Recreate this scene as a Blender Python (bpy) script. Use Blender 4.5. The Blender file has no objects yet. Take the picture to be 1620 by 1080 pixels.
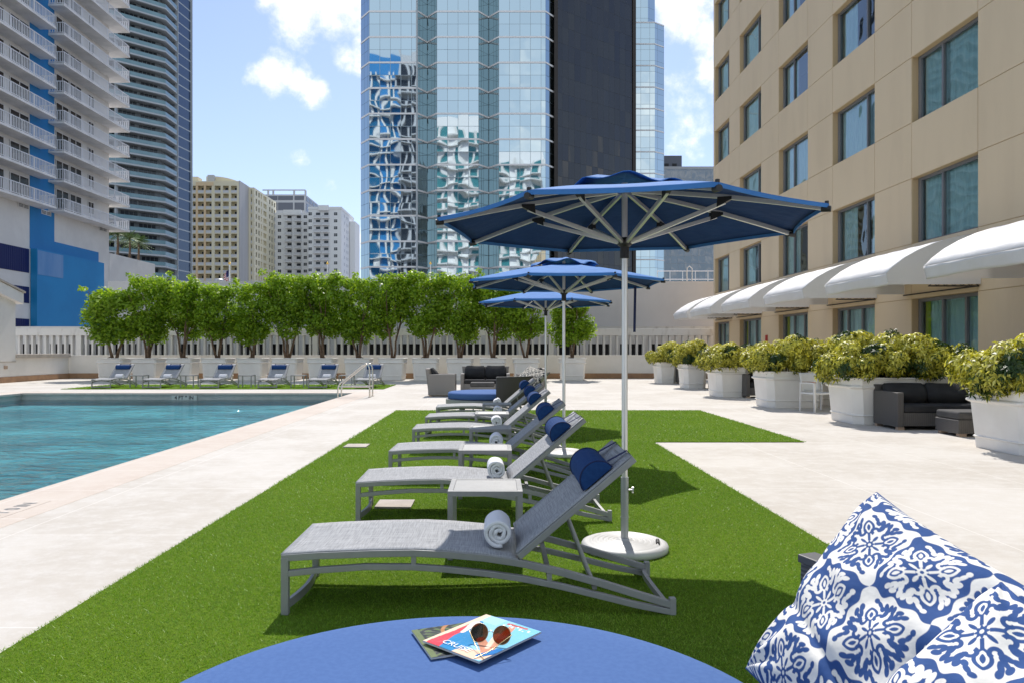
import bpy, math, random
import numpy as np
from mathutils import Vector, Matrix
R = math.radians
random.seed(7); rng = np.random.default_rng(7)
sc = bpy.context.scene
col = sc.collection
# ------------------------------------------------------------------ camera, sky, sun, exposure
F, VX, VY, H = 1150.0, 785.0, 552.0, 1.4
cam = bpy.data.cameras.new("camera"); cam.sensor_width = 36; cam.lens = 36 * F / 1620
cam.shift_x = (810 - VX) / 1620; cam.shift_y = (VY - 540) / 1620
cam.clip_start = 0.05; cam.clip_end = 6000
co = bpy.data.objects.new("camera", cam); col.objects.link(co)
co.location = (0, 0, H); co.rotation_euler = (R(90), 0, 0); sc.camera = co
SUN_EL, SUN_AZ = 51.0, 2.5           # azimuth from +Y towards +X
sd = Vector((math.sin(R(SUN_AZ)) * math.cos(R(SUN_EL)), math.cos(R(SUN_AZ)) * math.cos(R(SUN_EL)), math.sin(R(SUN_EL))))
sl = bpy.data.lights.new("sun", 'SUN'); sl.energy = 3.3; sl.angle = R(0.5); sl.color = (1, .955, .89)
so = bpy.data.objects.new("sun", sl); col.objects.link(so); so.rotation_euler = sd.to_track_quat('Z', 'Y').to_euler()
sc.view_settings.view_transform = 'Standard'; sc.view_settings.look = 'None'
sc.view_settings.exposure = 0.53; sc.view_settings.gamma = 1
sc.cycles.max_bounces = 8; sc.cycles.transparent_max_bounces = 12; sc.cycles.caustics_reflective = False; sc.cycles.caustics_refractive = False

def node(nt, typ, props=None, **inp):
    n = nt.nodes.new(typ)
    for k, v in (props or {}).items(): setattr(n, k, v)
    for k, v in inp.items():
        key = int(k[1:]) if k[0] == 'i' and k[1:].isdigit() else k.replace('_', ' ')
        s = n.inputs[key]
        if isinstance(v, bpy.types.NodeSocket): nt.links.new(v, s)
        else: s.default_value = v
    return n
def mth(nt, op, a, b=0.0, c=0.0, clamp=False):
    n = node(nt, 'ShaderNodeMath', {'operation': op, 'use_clamp': clamp}, i0=a, i1=b)
    if isinstance(c, bpy.types.NodeSocket): nt.links.new(c, n.inputs[2])
    else: n.inputs[2].default_value = c
    return n.outputs[0]
def mixc(nt, f, a, b, blend='MIX'):
    n = nt.nodes.new('ShaderNodeMix'); n.data_type = 'RGBA'; n.blend_type = blend
    for i, v in ((0, f), (6, a), (7, b)):
        if isinstance(v, bpy.types.NodeSocket): nt.links.new(v, n.inputs[i])
        else: n.inputs[i].default_value = v if i == 0 else (tuple(v) + (1,))[:4]
    return n.outputs[2]
def sstep(nt, x, lo, hi):
    n = node(nt, 'ShaderNodeMapRange', {'interpolation_type': 'SMOOTHSTEP'}, Value=x)
    n.inputs[1].default_value = lo; n.inputs[2].default_value = hi; n.inputs[3].default_value = 0; n.inputs[4].default_value = 1
    return n.outputs[0]

w = bpy.data.worlds.new("World"); sc.world = w; w.use_nodes = True
nt = w.node_tree; nt.nodes.clear()
sky = node(nt, 'ShaderNodeTexSky', {'sky_type': 'NISHITA', 'sun_disc': False, 'sun_elevation': R(SUN_EL), 'sun_rotation': R(SUN_AZ),
                                    'altitude': 10, 'air_density': 1.0, 'dust_density': 0.5, 'ozone_density': 1.6})
tc = node(nt, 'ShaderNodeTexCoord')
dirv = node(nt, 'ShaderNodeVectorMath', {'operation': 'NORMALIZE'}, i0=tc.outputs['Generated']).outputs[0]
fb = node(nt, 'ShaderNodeTexNoise', {'noise_dimensions': '3D'}, Vector=dirv, Scale=13.0, Detail=10.0, Roughness=0.64).outputs[0]
fb2 = node(nt, 'ShaderNodeTexNoise', {'noise_dimensions': '3D'}, Vector=dirv, Scale=3.1, Detail=7.0, Roughness=0.6).outputs[0]
def skydir(px, py): return Vector(((px - VX) / F, 1, (VY - py) / F)).normalized()
field = None
for px, py, r, a in ((470, -10, .085, 1), (540, 10, .075, 1), (585, 80, .05, .95), (548, 85, .035, .8), (440, 120, .046, 1), (490, 146, .036, .9), (412, 120, .03, .85), (470, 132, .04, .95),
                     (1075, 20, .075, 1), (1118, 60, .05, 1), (1130, 110, .04, .8), (1075, 190, .07, .55), (480, 252, .018, .55), (528, 293, .018, .55),
                     (567, 390, .03, .8), (700, -180, .22, .9), (1000, -260, .25, .8), (1075, 130, .05, .5)):
    d = node(nt, 'ShaderNodeVectorMath', {'operation': 'DISTANCE'}, i0=dirv, i1=skydir(px, py)).outputs[1]
    v = mth(nt, 'MULTIPLY', sstep(nt, d, r * 1.25, 0.0), a)
    field = v if field is None else mth(nt, 'MAXIMUM', field, v)
# clouds over the city behind the viewer (what the glass tower mirrors)
sep = node(nt, 'ShaderNodeSeparateXYZ', i0=dirv)
back = sstep(nt, sep.outputs[1], 0.1, -0.3)
genf = mth(nt, 'MULTIPLY', sstep(nt, fb2, .47, .72), mth(nt, 'MULTIPLY_ADD', back, .75, .0))
field = mth(nt, 'MAXIMUM', field, genf)
cl = sstep(nt, mth(nt, 'ADD', field, mth(nt, 'MULTIPLY_ADD', fb, 2.6, -1.32)), .26, 1.02)
cshade = mixc(nt, sstep(nt, fb, .35, .7), (5.2, 5.4, 5.7), (6.4, 6.4, 6.4))
hz = sstep(nt, sep.outputs[2], .55, .0)
base = mixc(nt, mth(nt, 'MULTIPLY_ADD', hz, .30, .06), mixc(nt, 1.0, sky.outputs[0], (.67, .68, .81), 'MULTIPLY'), (3.9, 4.45, 5.2))
pale = sstep(nt, sep.outputs[1], .15, -.55)  # paler sky behind the viewer, brightened as fill for camera-facing sides
base = mixc(nt, mth(nt, 'MULTIPLY', pale, .75), base, (3.9, 4.6, 5.2))
skyc = mixc(nt, cl, base, cshade)
bg = node(nt, 'ShaderNodeBackground', Color=skyc, Strength=0.15)
wo = node(nt, 'ShaderNodeOutputWorld', Surface=bg.outputs[0])

# ------------------------------------------------------------------ helpers
def gp(px, py, z=0.0):
    d = F * (H - z) / (py - VY); return Vector(((px - VX) / F * d, d, z))
def at(px, py, d): return Vector(((px - VX) / F * d, d, H - (py - VY) / F * d))
def xat(px, d): return (px - VX) / F * d
def zat(py, d): return H + (VY - py) / F * d

class MB:
    def __init__(s): s.v = []; s.f = []; s.m = []; s.uv = []
    def add(s, vs, fs, m=0):
        o = len(s.v); s.v += [tuple(p) for p in vs]; s.f += [tuple(i + o for i in f) for f in fs]; s.m += [m] * len(fs); return s
    def box(s, x0, x1, y0, y1, z0, z1, m=0):
        return s.add([(x0,y0,z0),(x1,y0,z0),(x1,y1,z0),(x0,y1,z0),(x0,y0,z1),(x1,y0,z1),(x1,y1,z1),(x0,y1,z1)],
                     [(0,3,2,1),(4,5,6,7),(0,1,5,4),(1,2,6,5),(2,3,7,6),(3,0,4,7)], m)
    def beam(s, p, q, a, b, up=(0,0,1), m=0):
        p = Vector(p); q = Vector(q); t = (q - p).normalized(); u = Vector(up)
        if abs(t.dot(u)) > .98: u = Vector((1, 0, 0))
        x = t.cross(u).normalized() * a / 2; y = x.cross(t).normalized() * b / 2
        return s.add([p-x-y,p+x-y,p+x+y,p-x+y,q-x-y,q+x-y,q+x+y,q-x+y], [(0,1,2,3),(7,6,5,4),(0,4,5,1),(1,5,6,2),(2,6,7,3),(3,7,4,0)], m)
    def tube(s, pts, r, n=8, m=0, cap=True):
        pts = [Vector(p) for p in pts]; rs = r if isinstance(r, (list, tuple)) else [r] * len(pts)
        vs = []; fs = []; ref = None
        for i, p in enumerate(pts):
            t = (pts[min(i+1, len(pts)-1)] - pts[max(i-1, 0)]).normalized()
            if ref is None: ref = t.orthogonal().normalized()
            ref = (ref - t * ref.dot(t)).normalized(); b = t.cross(ref)
            for k in range(n):
                a = 2 * math.pi * k / n; vs.append(p + (ref * math.cos(a) + b * math.sin(a)) * rs[i])
        for i in range(len(pts) - 1):
            for k in range(n): fs.append((i*n+k, i*n+(k+1) % n, (i+1)*n+(k+1) % n, (i+1)*n+k))
        s.add(vs, fs, m)
        if cap:
            L = len(pts) - 1
            s.add(vs[:n], [tuple(range(n))[::-1]], m); s.add(vs[L*n:], [tuple(range(n))], m)
        return s
    def lathe(s, prof, n=24, c=(0,0,0), m=0):
        vs = []; fs = []
        for (r, z) in prof:
            for k in range(n):
                a = 2 * math.pi * k / n; vs.append((c[0] + r * math.cos(a), c[1] + r * math.sin(a), c[2] + z))
        for i in range(len(prof) - 1):
            for k in range(n): fs.append((i*n+k, i*n+(k+1) % n, (i+1)*n+(k+1) % n, (i+1)*n+k))
        return s.add(vs, fs, m)
    def loft(s, loops, m=0, cap=True):
        n = len(loops[0]); vs = [p for l in loops for p in l]; fs = []
        for i in range(len(loops) - 1):
            for k in range(n): fs.append((i*n+k, i*n+(k+1) % n, (i+1)*n+(k+1) % n, (i+1)*n+k))
        s.add(vs, fs, m)
        if cap: s.add(loops[0], [tuple(range(n))[::-1]], m); s.add(loops[-1], [tuple(range(n))], m)
        return s
    def prism(s, poly, z0, z1, m=0): return s.loft([[(x, y, z0) for x, y in poly], [(x, y, z1) for x, y in poly]], m)
    def sweep(s, pts, y0, y1, th, m=0):      # a flat bar bent in the xz plane
        vs = []; fs = []; n = len(pts)
        for i, (x, z) in enumerate(pts):
            a = pts[max(i-1, 0)]; b = pts[min(i+1, n-1)]; t = Vector((b[0]-a[0], b[1]-a[1])).normalized(); nx, nz = -t.y * th / 2, t.x * th / 2
            vs += [(x-nx, y0, z-nz), (x-nx, y1, z-nz), (x+nx, y1, z+nz), (x+nx, y0, z+nz)]
        for i in range(n - 1):
            for k in range(4): fs.append((i*4+k, i*4+(k+1) % 4, (i+1)*4+(k+1) % 4, (i+1)*4+k))
        fs += [(0, 1, 2, 3)[::-1], tuple(range(4*n-4, 4*n))]
        return s.add(vs, fs, m)
    def grid(s, fn, nu, nv, m=0, flip=False):
        vs = [fn(i / nu, j / nv) for j in range(nv + 1) for i in range(nu + 1)]; fs = []
        for j in range(nv):
            for i in range(nu):
                q = (j*(nu+1)+i, j*(nu+1)+i+1, (j+1)*(nu+1)+i+1, (j+1)*(nu+1)+i); fs.append(q[::-1] if flip else q)
        return s.add(vs, fs, m)
    def build(s, name, mats, parent=None, smooth=False, bevel=0, seg=2, solid=0):
        me = bpy.data.meshes.new(name); me.from_pydata(s.v, [], s.f)
        ms = mats if isinstance(mats, (list, tuple)) else [mats]
        for mt in ms: me.materials.append(mt)
        if len(ms) > 1: me.polygons.foreach_set('material_index', s.m)
        if smooth: me.polygons.foreach_set('use_smooth', [True] * len(me.polygons))
        me.update()
        o = bpy.data.objects.new(name, me); col.objects.link(o); o.parent = parent
        if solid: md = o.modifiers.new('solid', 'SOLIDIFY'); md.thickness = solid; md.offset = 0; md.material_offset = 1 if len(ms) > 1 else 0; md.material_offset_rim = 0
        if bevel: md = o.modifiers.new('bevel', 'BEVEL'); md.width = bevel; md.segments = seg; md.limit_method = 'ANGLE'; md.angle_limit = R(40)
        return o
def np_mesh(name, V, Fq, mats, parent=None, attr=None, smooth=False, colattr=None):
    me = bpy.data.meshes.new(name); n = Fq.shape[1]
    me.vertices.add(len(V)); me.vertices.foreach_set('co', V.astype(np.float32).ravel())
    me.loops.add(Fq.size); me.loops.foreach_set('vertex_index', Fq.astype(np.int32).ravel())
    me.polygons.add(len(Fq)); me.polygons.foreach_set('loop_start', np.arange(0, Fq.size, n, dtype=np.int32))
    me.update(calc_edges=True)
    if attr is not None:
        a = me.attributes.new('tint', 'FLOAT', 'POINT'); a.data.foreach_set('value', attr.astype(np.float32))
    if colattr is not None:
        a = me.attributes.new('print', 'FLOAT_COLOR', 'POINT'); c = np.ones((len(V), 4), np.float32); c[:, :3] = colattr; a.data.foreach_set('color', c.ravel())
    if smooth: me.polygons.foreach_set('use_smooth', np.ones(len(Fq), bool))
    me.materials.append(mats); me.validate()
    o = bpy.data.objects.new(name, me); col.objects.link(o); o.parent = parent
    return o
def tag(o, label=None, cat=None, group=None, kind=None):
    for k, v in (('label', label), ('category', cat), ('group', group), ('kind', kind)):
        if v: o[k] = v
    return o
def thing(name, label, cat, loc=(0,0,0), rz=0, group=None):
    o = bpy.data.objects.new(name, None); col.objects.link(o); o.empty_display_size = .2
    o.location = loc; o.rotation_euler = (0, 0, rz); return tag(o, label, cat, group)
def dup(o, loc=None, rz=None, label=None, parent=None, group=None):
    kids = [c for c in bpy.data.objects if c.parent == o]
    c = o.copy(); col.objects.link(c); c.parent = parent
    if loc is not None: c.location = loc
    if rz is not None: c.rotation_euler = (0, 0, rz)
    if label: c['label'] = label
    if group: c['group'] = group
    for k in kids: dup(k, parent=c)
    return c
def part_copy(o, loc, parent):
    c = o.copy(); col.objects.link(c); c.parent = parent; c.location = loc; return c
def text_part(txt, size, mt, name, parent, loc, rot, ext=0.0):
    cu = bpy.data.curves.new('t', 'FONT'); cu.body = txt; cu.size = size; cu.extrude = ext; cu.align_x = 'CENTER'; cu.align_y = 'CENTER'; cu.offset = .004 if size > .1 else 0
    t = bpy.data.objects.new('t', cu); col.objects.link(t)
    dg = bpy.context.evaluated_depsgraph_get(); me = bpy.data.meshes.new_from_object(t.evaluated_get(dg))
    bpy.data.objects.remove(t); bpy.data.curves.remove(cu)
    me.name = name; me.materials.clear(); me.materials.append(mt)
    o = bpy.data.objects.new(name, me); col.objects.link(o); o.parent = parent; o.location = loc; o.rotation_euler = rot
    return o

# ------------------------------------------------------------------ materials
def mat(name, c, rough=.6, metal=0, c2=None, ns=3.0, nr=(.35, .65), bump=0, bs=40.0, bd=.01, spec=.5, stretch=None, det=5.0):
    m = bpy.data.materials.new(name); m.use_nodes = True; nt = m.node_tree; b = nt.nodes['Principled BSDF']
    b.inputs['Base Color'].default_value = tuple(c) + (1,); b.inputs['Roughness'].default_value = rough; b.inputs['Metallic'].default_value = metal
    b.inputs['Specular IOR Level'].default_value = spec
    tc = node(nt, 'ShaderNodeTexCoord'); vec = tc.outputs['Object']
    if stretch: vec = node(nt, 'ShaderNodeMapping', Vector=vec, Scale=stretch).outputs[0]
    if c2:
        nz = node(nt, 'ShaderNodeTexNoise', Vector=vec, Scale=ns, Detail=det, Roughness=.6)
        nt.links.new(mixc(nt, sstep(nt, nz.outputs[0], *nr), c, c2), b.inputs['Base Color'])
    if bump:
        nb = node(nt, 'ShaderNodeTexNoise', Vector=vec, Scale=bs, Detail=4.0)
        bp = node(nt, 'ShaderNodeBump', Strength=bump, Distance=bd, Height=nb.outputs[0]); nt.links.new(bp.outputs[0], b.inputs['Normal'])
    return m
def leafmat(name, cols, trans=.35, rough=.45):
    m = bpy.data.materials.new(name); m.use_nodes = True; nt = m.node_tree; b = nt.nodes['Principled BSDF']; out = nt.nodes['Material Output']
    a = node(nt, 'ShaderNodeAttribute', {'attribute_name': 'tint'})
    cr = node(nt, 'ShaderNodeValToRGB', Fac=a.outputs['Fac']); e = cr.color_ramp.elements
    while len(e) < len(cols): e.new(.5)
    for i, (p, c) in enumerate(cols): e[i].position = p; e[i].color = tuple(c) + (1,)
    nt.links.new(cr.outputs[0], b.inputs['Base Color']); b.inputs['Roughness'].default_value = rough
    tr = node(nt, 'ShaderNodeBsdfTranslucent', Color=mixc(nt, 1.0, cr.outputs[0], (1.0, 1.0, .5), 'MULTIPLY'))
    mx = node(nt, 'ShaderNodeMixShader', i0=trans, i1=b.outputs[0], i2=tr.outputs[0]); nt.links.new(mx.outputs[0], out.inputs[0])
    return m
M = {}
M['frame'] = mat('grey_powder_coat', (.285, .285, .285), .45, .1, c2=(.31, .31, .308), ns=9)
M['frame_dk'] = mat('dark_grey_rail', (.07, .07, .075), .5)
M['alu'] = mat('brushed_aluminium', (.74, .73, .71), .36, .75)
M['alu_d'] = mat('grey_steel_tube', (.40, .41, .42), .4, .5)
M['steel'] = mat('polished_rail_steel', (.72, .66, .58), .22, .9)
M['black'] = mat('black_plastic', (.012, .012, .013), .45)
M['canvas_shaded'] = mat('shaded_canvas_underside', (.014, .042, .145), .85, c2=(.017, .05, .165), ns=5, bump=.25, bs=14, bd=.03, spec=.15)  # canopy underside: its shade is put into a darker canvas colour
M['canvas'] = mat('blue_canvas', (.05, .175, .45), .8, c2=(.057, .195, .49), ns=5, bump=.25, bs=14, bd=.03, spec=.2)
M['cushion'] = mat('blue_cushion_fabric', (.070, .140, .335), .9, c2=(.080, .156, .36), ns=60, bump=.4, bs=900, bd=.0012, spec=.2)
M['bolster'] = mat('dark_blue_fabric', (.012, .047, .158), .9, c2=(.016, .058, .185), ns=40, bump=.3, bs=600, bd=.001, spec=.2)
M['navy_strap'] = mat('navy_webbing', (.012, .02, .08), .8)
M['towel'] = mat('white_terry', (.80, .80, .82), .95, bump=.8, bs=260, bd=.004, spec=.1)
M['umb_base'] = mat('grey_white_base', (.56, .55, .53), .5, c2=(.50, .49, .475), ns=6)
M['planter'] = mat('white_planter', (.84, .815, .775), .5, c2=(.80, .77, .73), ns=2.5, bump=.08, bs=30, bd=.004)
M['soil'] = mat('soil', (.06, .045, .03), .95, bump=.8, bs=30, bd=.03)
M['bark'] = mat('bark', (.13, .075, .045), .85, c2=(.22, .15, .10), ns=8, bump=.5, bs=25, bd=.01)
M['char'] = mat('charcoal_cushion', (.022, .022, .024), .9, c2=(.03, .03, .032), ns=6, bump=.25, bs=9, bd=.02)
M['char_l'] = mat('grey_cushion', (.07, .068, .068), .9, c2=(.085, .082, .08), ns=6, bump=.25, bs=9, bd=.02)
M['wood_foot'] = mat('pale_wood', (.42, .31, .23), .7)
M['arm_wood'] = mat('red_wood', (.25, .09, .045), .5)
M['white_paint'] = mat('white_metal_paint', (.78, .78, .77), .35)
M['white_wall'] = mat('white_render', (.80, .77, .73), .85, c2=(.73, .70, .66), ns=1.2, nr=(.4, .75), bump=.15, bs=60, bd=.004)
M['conc'] = mat('weathered_white_concrete', (.66, .64, .61), .9, c2=(.42, .39, .36), ns=2.2, nr=(.52, .78), bump=.2, bs=30, bd=.01, stretch=(1, 1, .35))
M['garage'] = mat('pale_garage_wall', (.58, .57, .575), .9, c2=(.53, .52, .53), ns=.4)
M['terra'] = mat('terracotta_skirting', (.42, .25, .14), .75, c2=(.34, .20, .12), ns=3)
M['capstone'] = mat('cap_stone', (.50, .44, .38), .8, c2=(.42, .37, .32), ns=4)
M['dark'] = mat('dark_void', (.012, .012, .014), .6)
M['darkwin'] = mat('dark_window', (.02, .025, .032), .12)
M['brownwin'] = mat('brown_tinted_window', (.026, .020, .017), .15, c2=(.07, .052, .043), ns=.9)
M['apt'] = mat('off_white_stucco', (.76, .73, .685), .9, c2=(.70, .67, .63), ns=.5, bump=.2, bs=6, bd=.02)
M['slab'] = mat('white_slab_paint', (.80, .78, .76), .8, c2=(.66, .65, .63), ns=.6)
M['aptrail'] = mat('white_rail_paint', (.74, .74, .76), .6)
M['blue1'] = mat('bright_blue_paint', (.012, .245, .54), .5, c2=(.010, .22, .50), ns=.3)
M['blue2'] = mat('blue_wall_paint', (.012, .19, .46), .55, c2=(.014, .21, .50), ns=.4)
M['blue3'] = mat('faded_blue_panel', (.10, .26, .52), .5, c2=(.17, .32, .56), ns=.8, stretch=(1, 1, .2))
M['navy'] = mat('navy_louvre', (.006, .012, .10), .5)
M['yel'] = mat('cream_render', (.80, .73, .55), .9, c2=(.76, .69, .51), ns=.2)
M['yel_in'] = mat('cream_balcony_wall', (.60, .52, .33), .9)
M['peach'] = mat('peach_render', (.76, .57, .36), .9)
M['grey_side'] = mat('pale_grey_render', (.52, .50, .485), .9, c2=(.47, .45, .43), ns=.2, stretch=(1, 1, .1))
M['rail_p'] = mat('pale_balcony_rail', (.60, .60, .62), .6)
M['wht_b'] = mat('white_tower_render', (.82, .81, .80), .9)
M['grey_b'] = mat('grey_office_render', (.50, .51, .53), .8)
M['grey_d'] = mat('blue_grey_cladding', (.13, .14, .17), .6)
M['tow_slab'] = mat('pale_tower_slab', (.44, .47, .49), .7)
M['tow_wall'] = mat('grey_tower_wall', (.14, .16, .17), .5, c2=(.20, .22, .23), ns=.15)
M['tow_rail'] = mat('teal_glass_rail', (.20, .32, .36), .15, c2=(.16, .27, .31), ns=.3)
M['tow_strip'] = mat('slate_blue_glass', (.045, .075, .13), .2, .3)
M['band'] = mat('pale_metal_band', (.80, .78, .77), .5, .0)
M['awn'] = mat('white_vinyl', (.90, .89, .885), .6, bump=.35, bs=3.5, bd=.05)
_n = M['awn'].node_tree; _t = node(_n, 'ShaderNodeBsdfTranslucent', Color=(.85, .83, .81, 1)); _x = node(_n, 'ShaderNodeMixShader', i0=.30, i1=_n.nodes['Principled BSDF'].outputs[0], i2=_t.outputs[0]); _n.links.new(_x.outputs[0], _n.nodes['Material Output'].inputs[0])
M['truss'] = mat('dark_brown_truss', (.03, .022, .018), .6)
M['winframe'] = mat('grey_window_frame', (.20, .20, .21), .45, .2)
M['cur_teal'] = mat('pale_curtain', (.76, .86, .87), .85, c2=(.62, .75, .78), ns=6, stretch=(1, 3, .3))
M['cur_lime'] = mat('lime_curtain', (.50, .50, .04), .85)
M['gold'] = mat('gold_ball', (.75, .48, .12), .25, .9)
M['text'] = mat('dark_lettering', (.03, .03, .03), .6)
M['textgrey'] = mat('worn_grey_lettering', (.20, .20, .20), .7)
M['tile'] = mat('pale_depth_tile', (.62, .62, .56), .5)
M['palm'] = mat('palm_frond', (.12, .19, .05), .6)
M['red'] = mat('red_sign', (.45, .04, .03), .5)
M['lens'] = mat('brown_lens', (.14, .05, .02), .08)
def lens_mat():
    m = bpy.data.materials.new('tinted_lens'); m.use_nodes = True; nt = m.node_tree; nt.nodes.clear()
    fr = node(nt, 'ShaderNodeFresnel', IOR=1.5); tr = node(nt, 'ShaderNodeBsdfTransparent', Color=(.42, .20, .11, 1)); gl = node(nt, 'ShaderNodeBsdfGlossy', Roughness=.03)
    mx = node(nt, 'ShaderNodeMixShader', i0=fr.outputs[0], i1=tr.outputs[0], i2=gl.outputs[0]); node(nt, 'ShaderNodeOutputMaterial', Surface=mx.outputs[0]); return m
M['lens'] = lens_mat()
M['wire'] = mat('gold_wire', (.55, .42, .22), .25, .9)
M['white_ink'] = mat('white_ink', (.85, .85, .85), .5)
M['paper'] = mat('page_edges', (.62, .61, .58), .8)
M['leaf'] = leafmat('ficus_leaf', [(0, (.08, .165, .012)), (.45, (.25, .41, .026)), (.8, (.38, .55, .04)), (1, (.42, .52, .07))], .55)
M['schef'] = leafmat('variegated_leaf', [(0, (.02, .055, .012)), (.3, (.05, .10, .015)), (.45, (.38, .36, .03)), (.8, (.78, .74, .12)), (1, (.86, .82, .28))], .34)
M['blade'] = leafmat('grass_blade', [(0, (.13, .26, .012)), (.5, (.21, .40, .020)), (.85, (.30, .47, .035)), (1, (.40, .48, .10))], .34, .5)

def wicker(name, c, c2):
    m = mat(name, c, .6); nt = m.node_tree; b = nt.nodes['Principled BSDF']
    vec = node(nt, 'ShaderNodeTexCoord').outputs['Object']
    wv = node(nt, 'ShaderNodeTexWave', {'bands_direction': 'Z'}, Vector=vec, Scale=26.0, Distortion=1.0, Detail=1.0).outputs[1]
    sx = node(nt, 'ShaderNodeSeparateXYZ', i0=vec)
    vv = mth(nt, 'SINE', mth(nt, 'MULTIPLY', mth(nt, 'ADD', sx.outputs[0], sx.outputs[1]), 190.0))
    h = mth(nt, 'MULTIPLY', wv, mth(nt, 'MULTIPLY_ADD', vv, .3, .7))
    nt.links.new(mixc(nt, h, c2, c), b.inputs['Base Color'])
    bp = node(nt, 'ShaderNodeBump', Strength=.7, Distance=.008, Height=h); nt.links.new(bp.outputs[0], b.inputs['Normal'])
    return m
M['wicker'] = wicker('grey_brown_wicker', (.17, .158, .148), (.075, .069, .065))
M['wicker_l'] = wicker('light_grey_wicker', (.38, .36, .335), (.22, .205, .19))

def sling_mat():
    m = mat('woven_grey_sling', (.33, .335, .345), .75, spec=.2); nt = m.node_tree; b = nt.nodes['Principled BSDF']
    vec = node(nt, 'ShaderNodeTexCoord').outputs['Object']
    a = node(nt, 'ShaderNodeTexNoise', Vector=node(nt, 'ShaderNodeMapping', Vector=vec, Scale=(6, 200, 6)).outputs[0], Scale=1.0, Detail=3.0).outputs[0]
    c = node(nt, 'ShaderNodeTexNoise', Vector=node(nt, 'ShaderNodeMapping', Vector=vec, Scale=(200, 6, 200)).outputs[0], Scale=1.0, Detail=3.0).outputs[0]
    f = sstep(nt, mth(nt, 'MULTIPLY', mth(nt, 'ADD', a, c), .5), .36, .64)
    nt.links.new(mixc(nt, f, (.25, .254, .26), (.43, .433, .44)), b.inputs['Base Color'])
    bp = node(nt, 'ShaderNodeBump', Strength=.25, Distance=.002, Height=f); nt.links.new(bp.outputs[0], b.inputs['Normal'])
    return m
M['sling'] = sling_mat()

def deck_mat(name, c, c2, c3, tile):
    m = mat(name, c, .8, spec=.3); nt = m.node_tree; b = nt.nodes['Principled BSDF']
    vec = node(nt, 'ShaderNodeTexCoord').outputs['Object']
    n1 = node(nt, 'ShaderNodeTexNoise', Vector=vec, Scale=.55, Detail=8.0, Roughness=.65).outputs[0]
    n2 = node(nt, 'ShaderNodeTexNoise', Vector=node(nt, 'ShaderNodeMapping', Vector=vec, Scale=(1, 1.2, 1)).outputs[0], Scale=5.0, Detail=10.0, Roughness=.80).outputs[0]
    n3 = node(nt, 'ShaderNodeTexNoise', Vector=vec, Scale=70.0, Detail=3.0, Roughness=.7).outputs[0]
    k = mixc(nt, sstep(nt, n1, .40, .60), c, c2)
    k = mixc(nt, mth(nt, 'MULTIPLY', sstep(nt, n2, .42, .68), .55), k, c3)
    k = mixc(nt, mth(nt, 'MULTIPLY', sstep(nt, n3, .55, .75), .22), k, (.40, .37, .33))
    br = node(nt, 'ShaderNodeTexBrick', {'offset': 0.0, 'squash': 1.0}, Vector=vec, Color1=(0,0,0,1), Color2=(0,0,0,1), Mortar=(1,1,1,1), Scale=1.0, Mortar_Size=.007, Mortar_Smooth=.3)
    br.inputs['Brick Width'].default_value = tile[0]; br.inputs['Row Height'].default_value = tile[1]
    k = mixc(nt, mth(nt, 'MULTIPLY', br.outputs[0], .5), k, (.76, .73, .69))
    nt.links.new(k, b.inputs['Base Color'])
    bp = node(nt, 'ShaderNodeBump', Strength=.3, Distance=.006, Height=n2); nt.links.new(bp.outputs[0], b.inputs['Normal'])
    return m
M['deck'] = deck_mat('deck_stone', (.585, .545, .49), (.51, .465, .405), (.66, .635, .60), (1.83, 1.83))
M['coping'] = deck_mat('coping_stone', (.59, .515, .445), (.55, .465, .395), (.64, .58, .52), (.9, 1.2))
M['copface'] = mat('coping_face_tile', (.56, .53, .48), .6, c2=(.48, .46, .42), ns=3)
M['turf'] = mat('turf_base', (.09, .16, .012), .95, c2=(.15, .24, .02), ns=45, nr=(.3, .7), bump=.8, bs=160, bd=.02, spec=.1, det=8)

def water_mat():
    m = bpy.data.materials.new('pool_water'); m.use_nodes = True; nt = m.node_tree; nt.nodes.clear()
    vec = node(nt, 'ShaderNodeTexCoord').outputs['Object']
    n1 = node(nt, 'ShaderNodeTexNoise', Vector=node(nt, 'ShaderNodeMapping', Vector=vec, Scale=(.8, 1.5, 1)).outputs[0], Scale=1.6, Detail=4.0, Distortion=.8).outputs[0]
    n2 = node(nt, 'ShaderNodeTexNoise', Vector=node(nt, 'ShaderNodeMapping', Vector=vec, Scale=(.8, 1.3, 1)).outputs[0], Scale=7.0, Detail=3.0, Distortion=.6).outputs[0]
    h = mth(nt, 'MULTIPLY_ADD', n2, .25, n1)
    bp = node(nt, 'ShaderNodeBump', Strength=1.0, Distance=.13, Height=h)
    fr = node(nt, 'ShaderNodeFresnel', IOR=1.33, Normal=bp.outputs[0])
    tr = node(nt, 'ShaderNodeBsdfTransparent', Color=(.74, .93, .95, 1))
    gl = node(nt, 'ShaderNodeBsdfGlossy', Color=(1, 1, 1, 1), Roughness=.06, Normal=bp.outputs[0])
    mx = node(nt, 'ShaderNodeMixShader', i0=fr.outputs[0], i1=tr.outputs[0], i2=gl.outputs[0])
    node(nt, 'ShaderNodeOutputMaterial', Surface=mx.outputs[0]); return m
M['water'] = water_mat()
M['basin'] = mat('pool_plaster', (.035, .25, .31), .8, c2=(.15, .52, .58), ns=.42, nr=(.36, .66), det=6)

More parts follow.
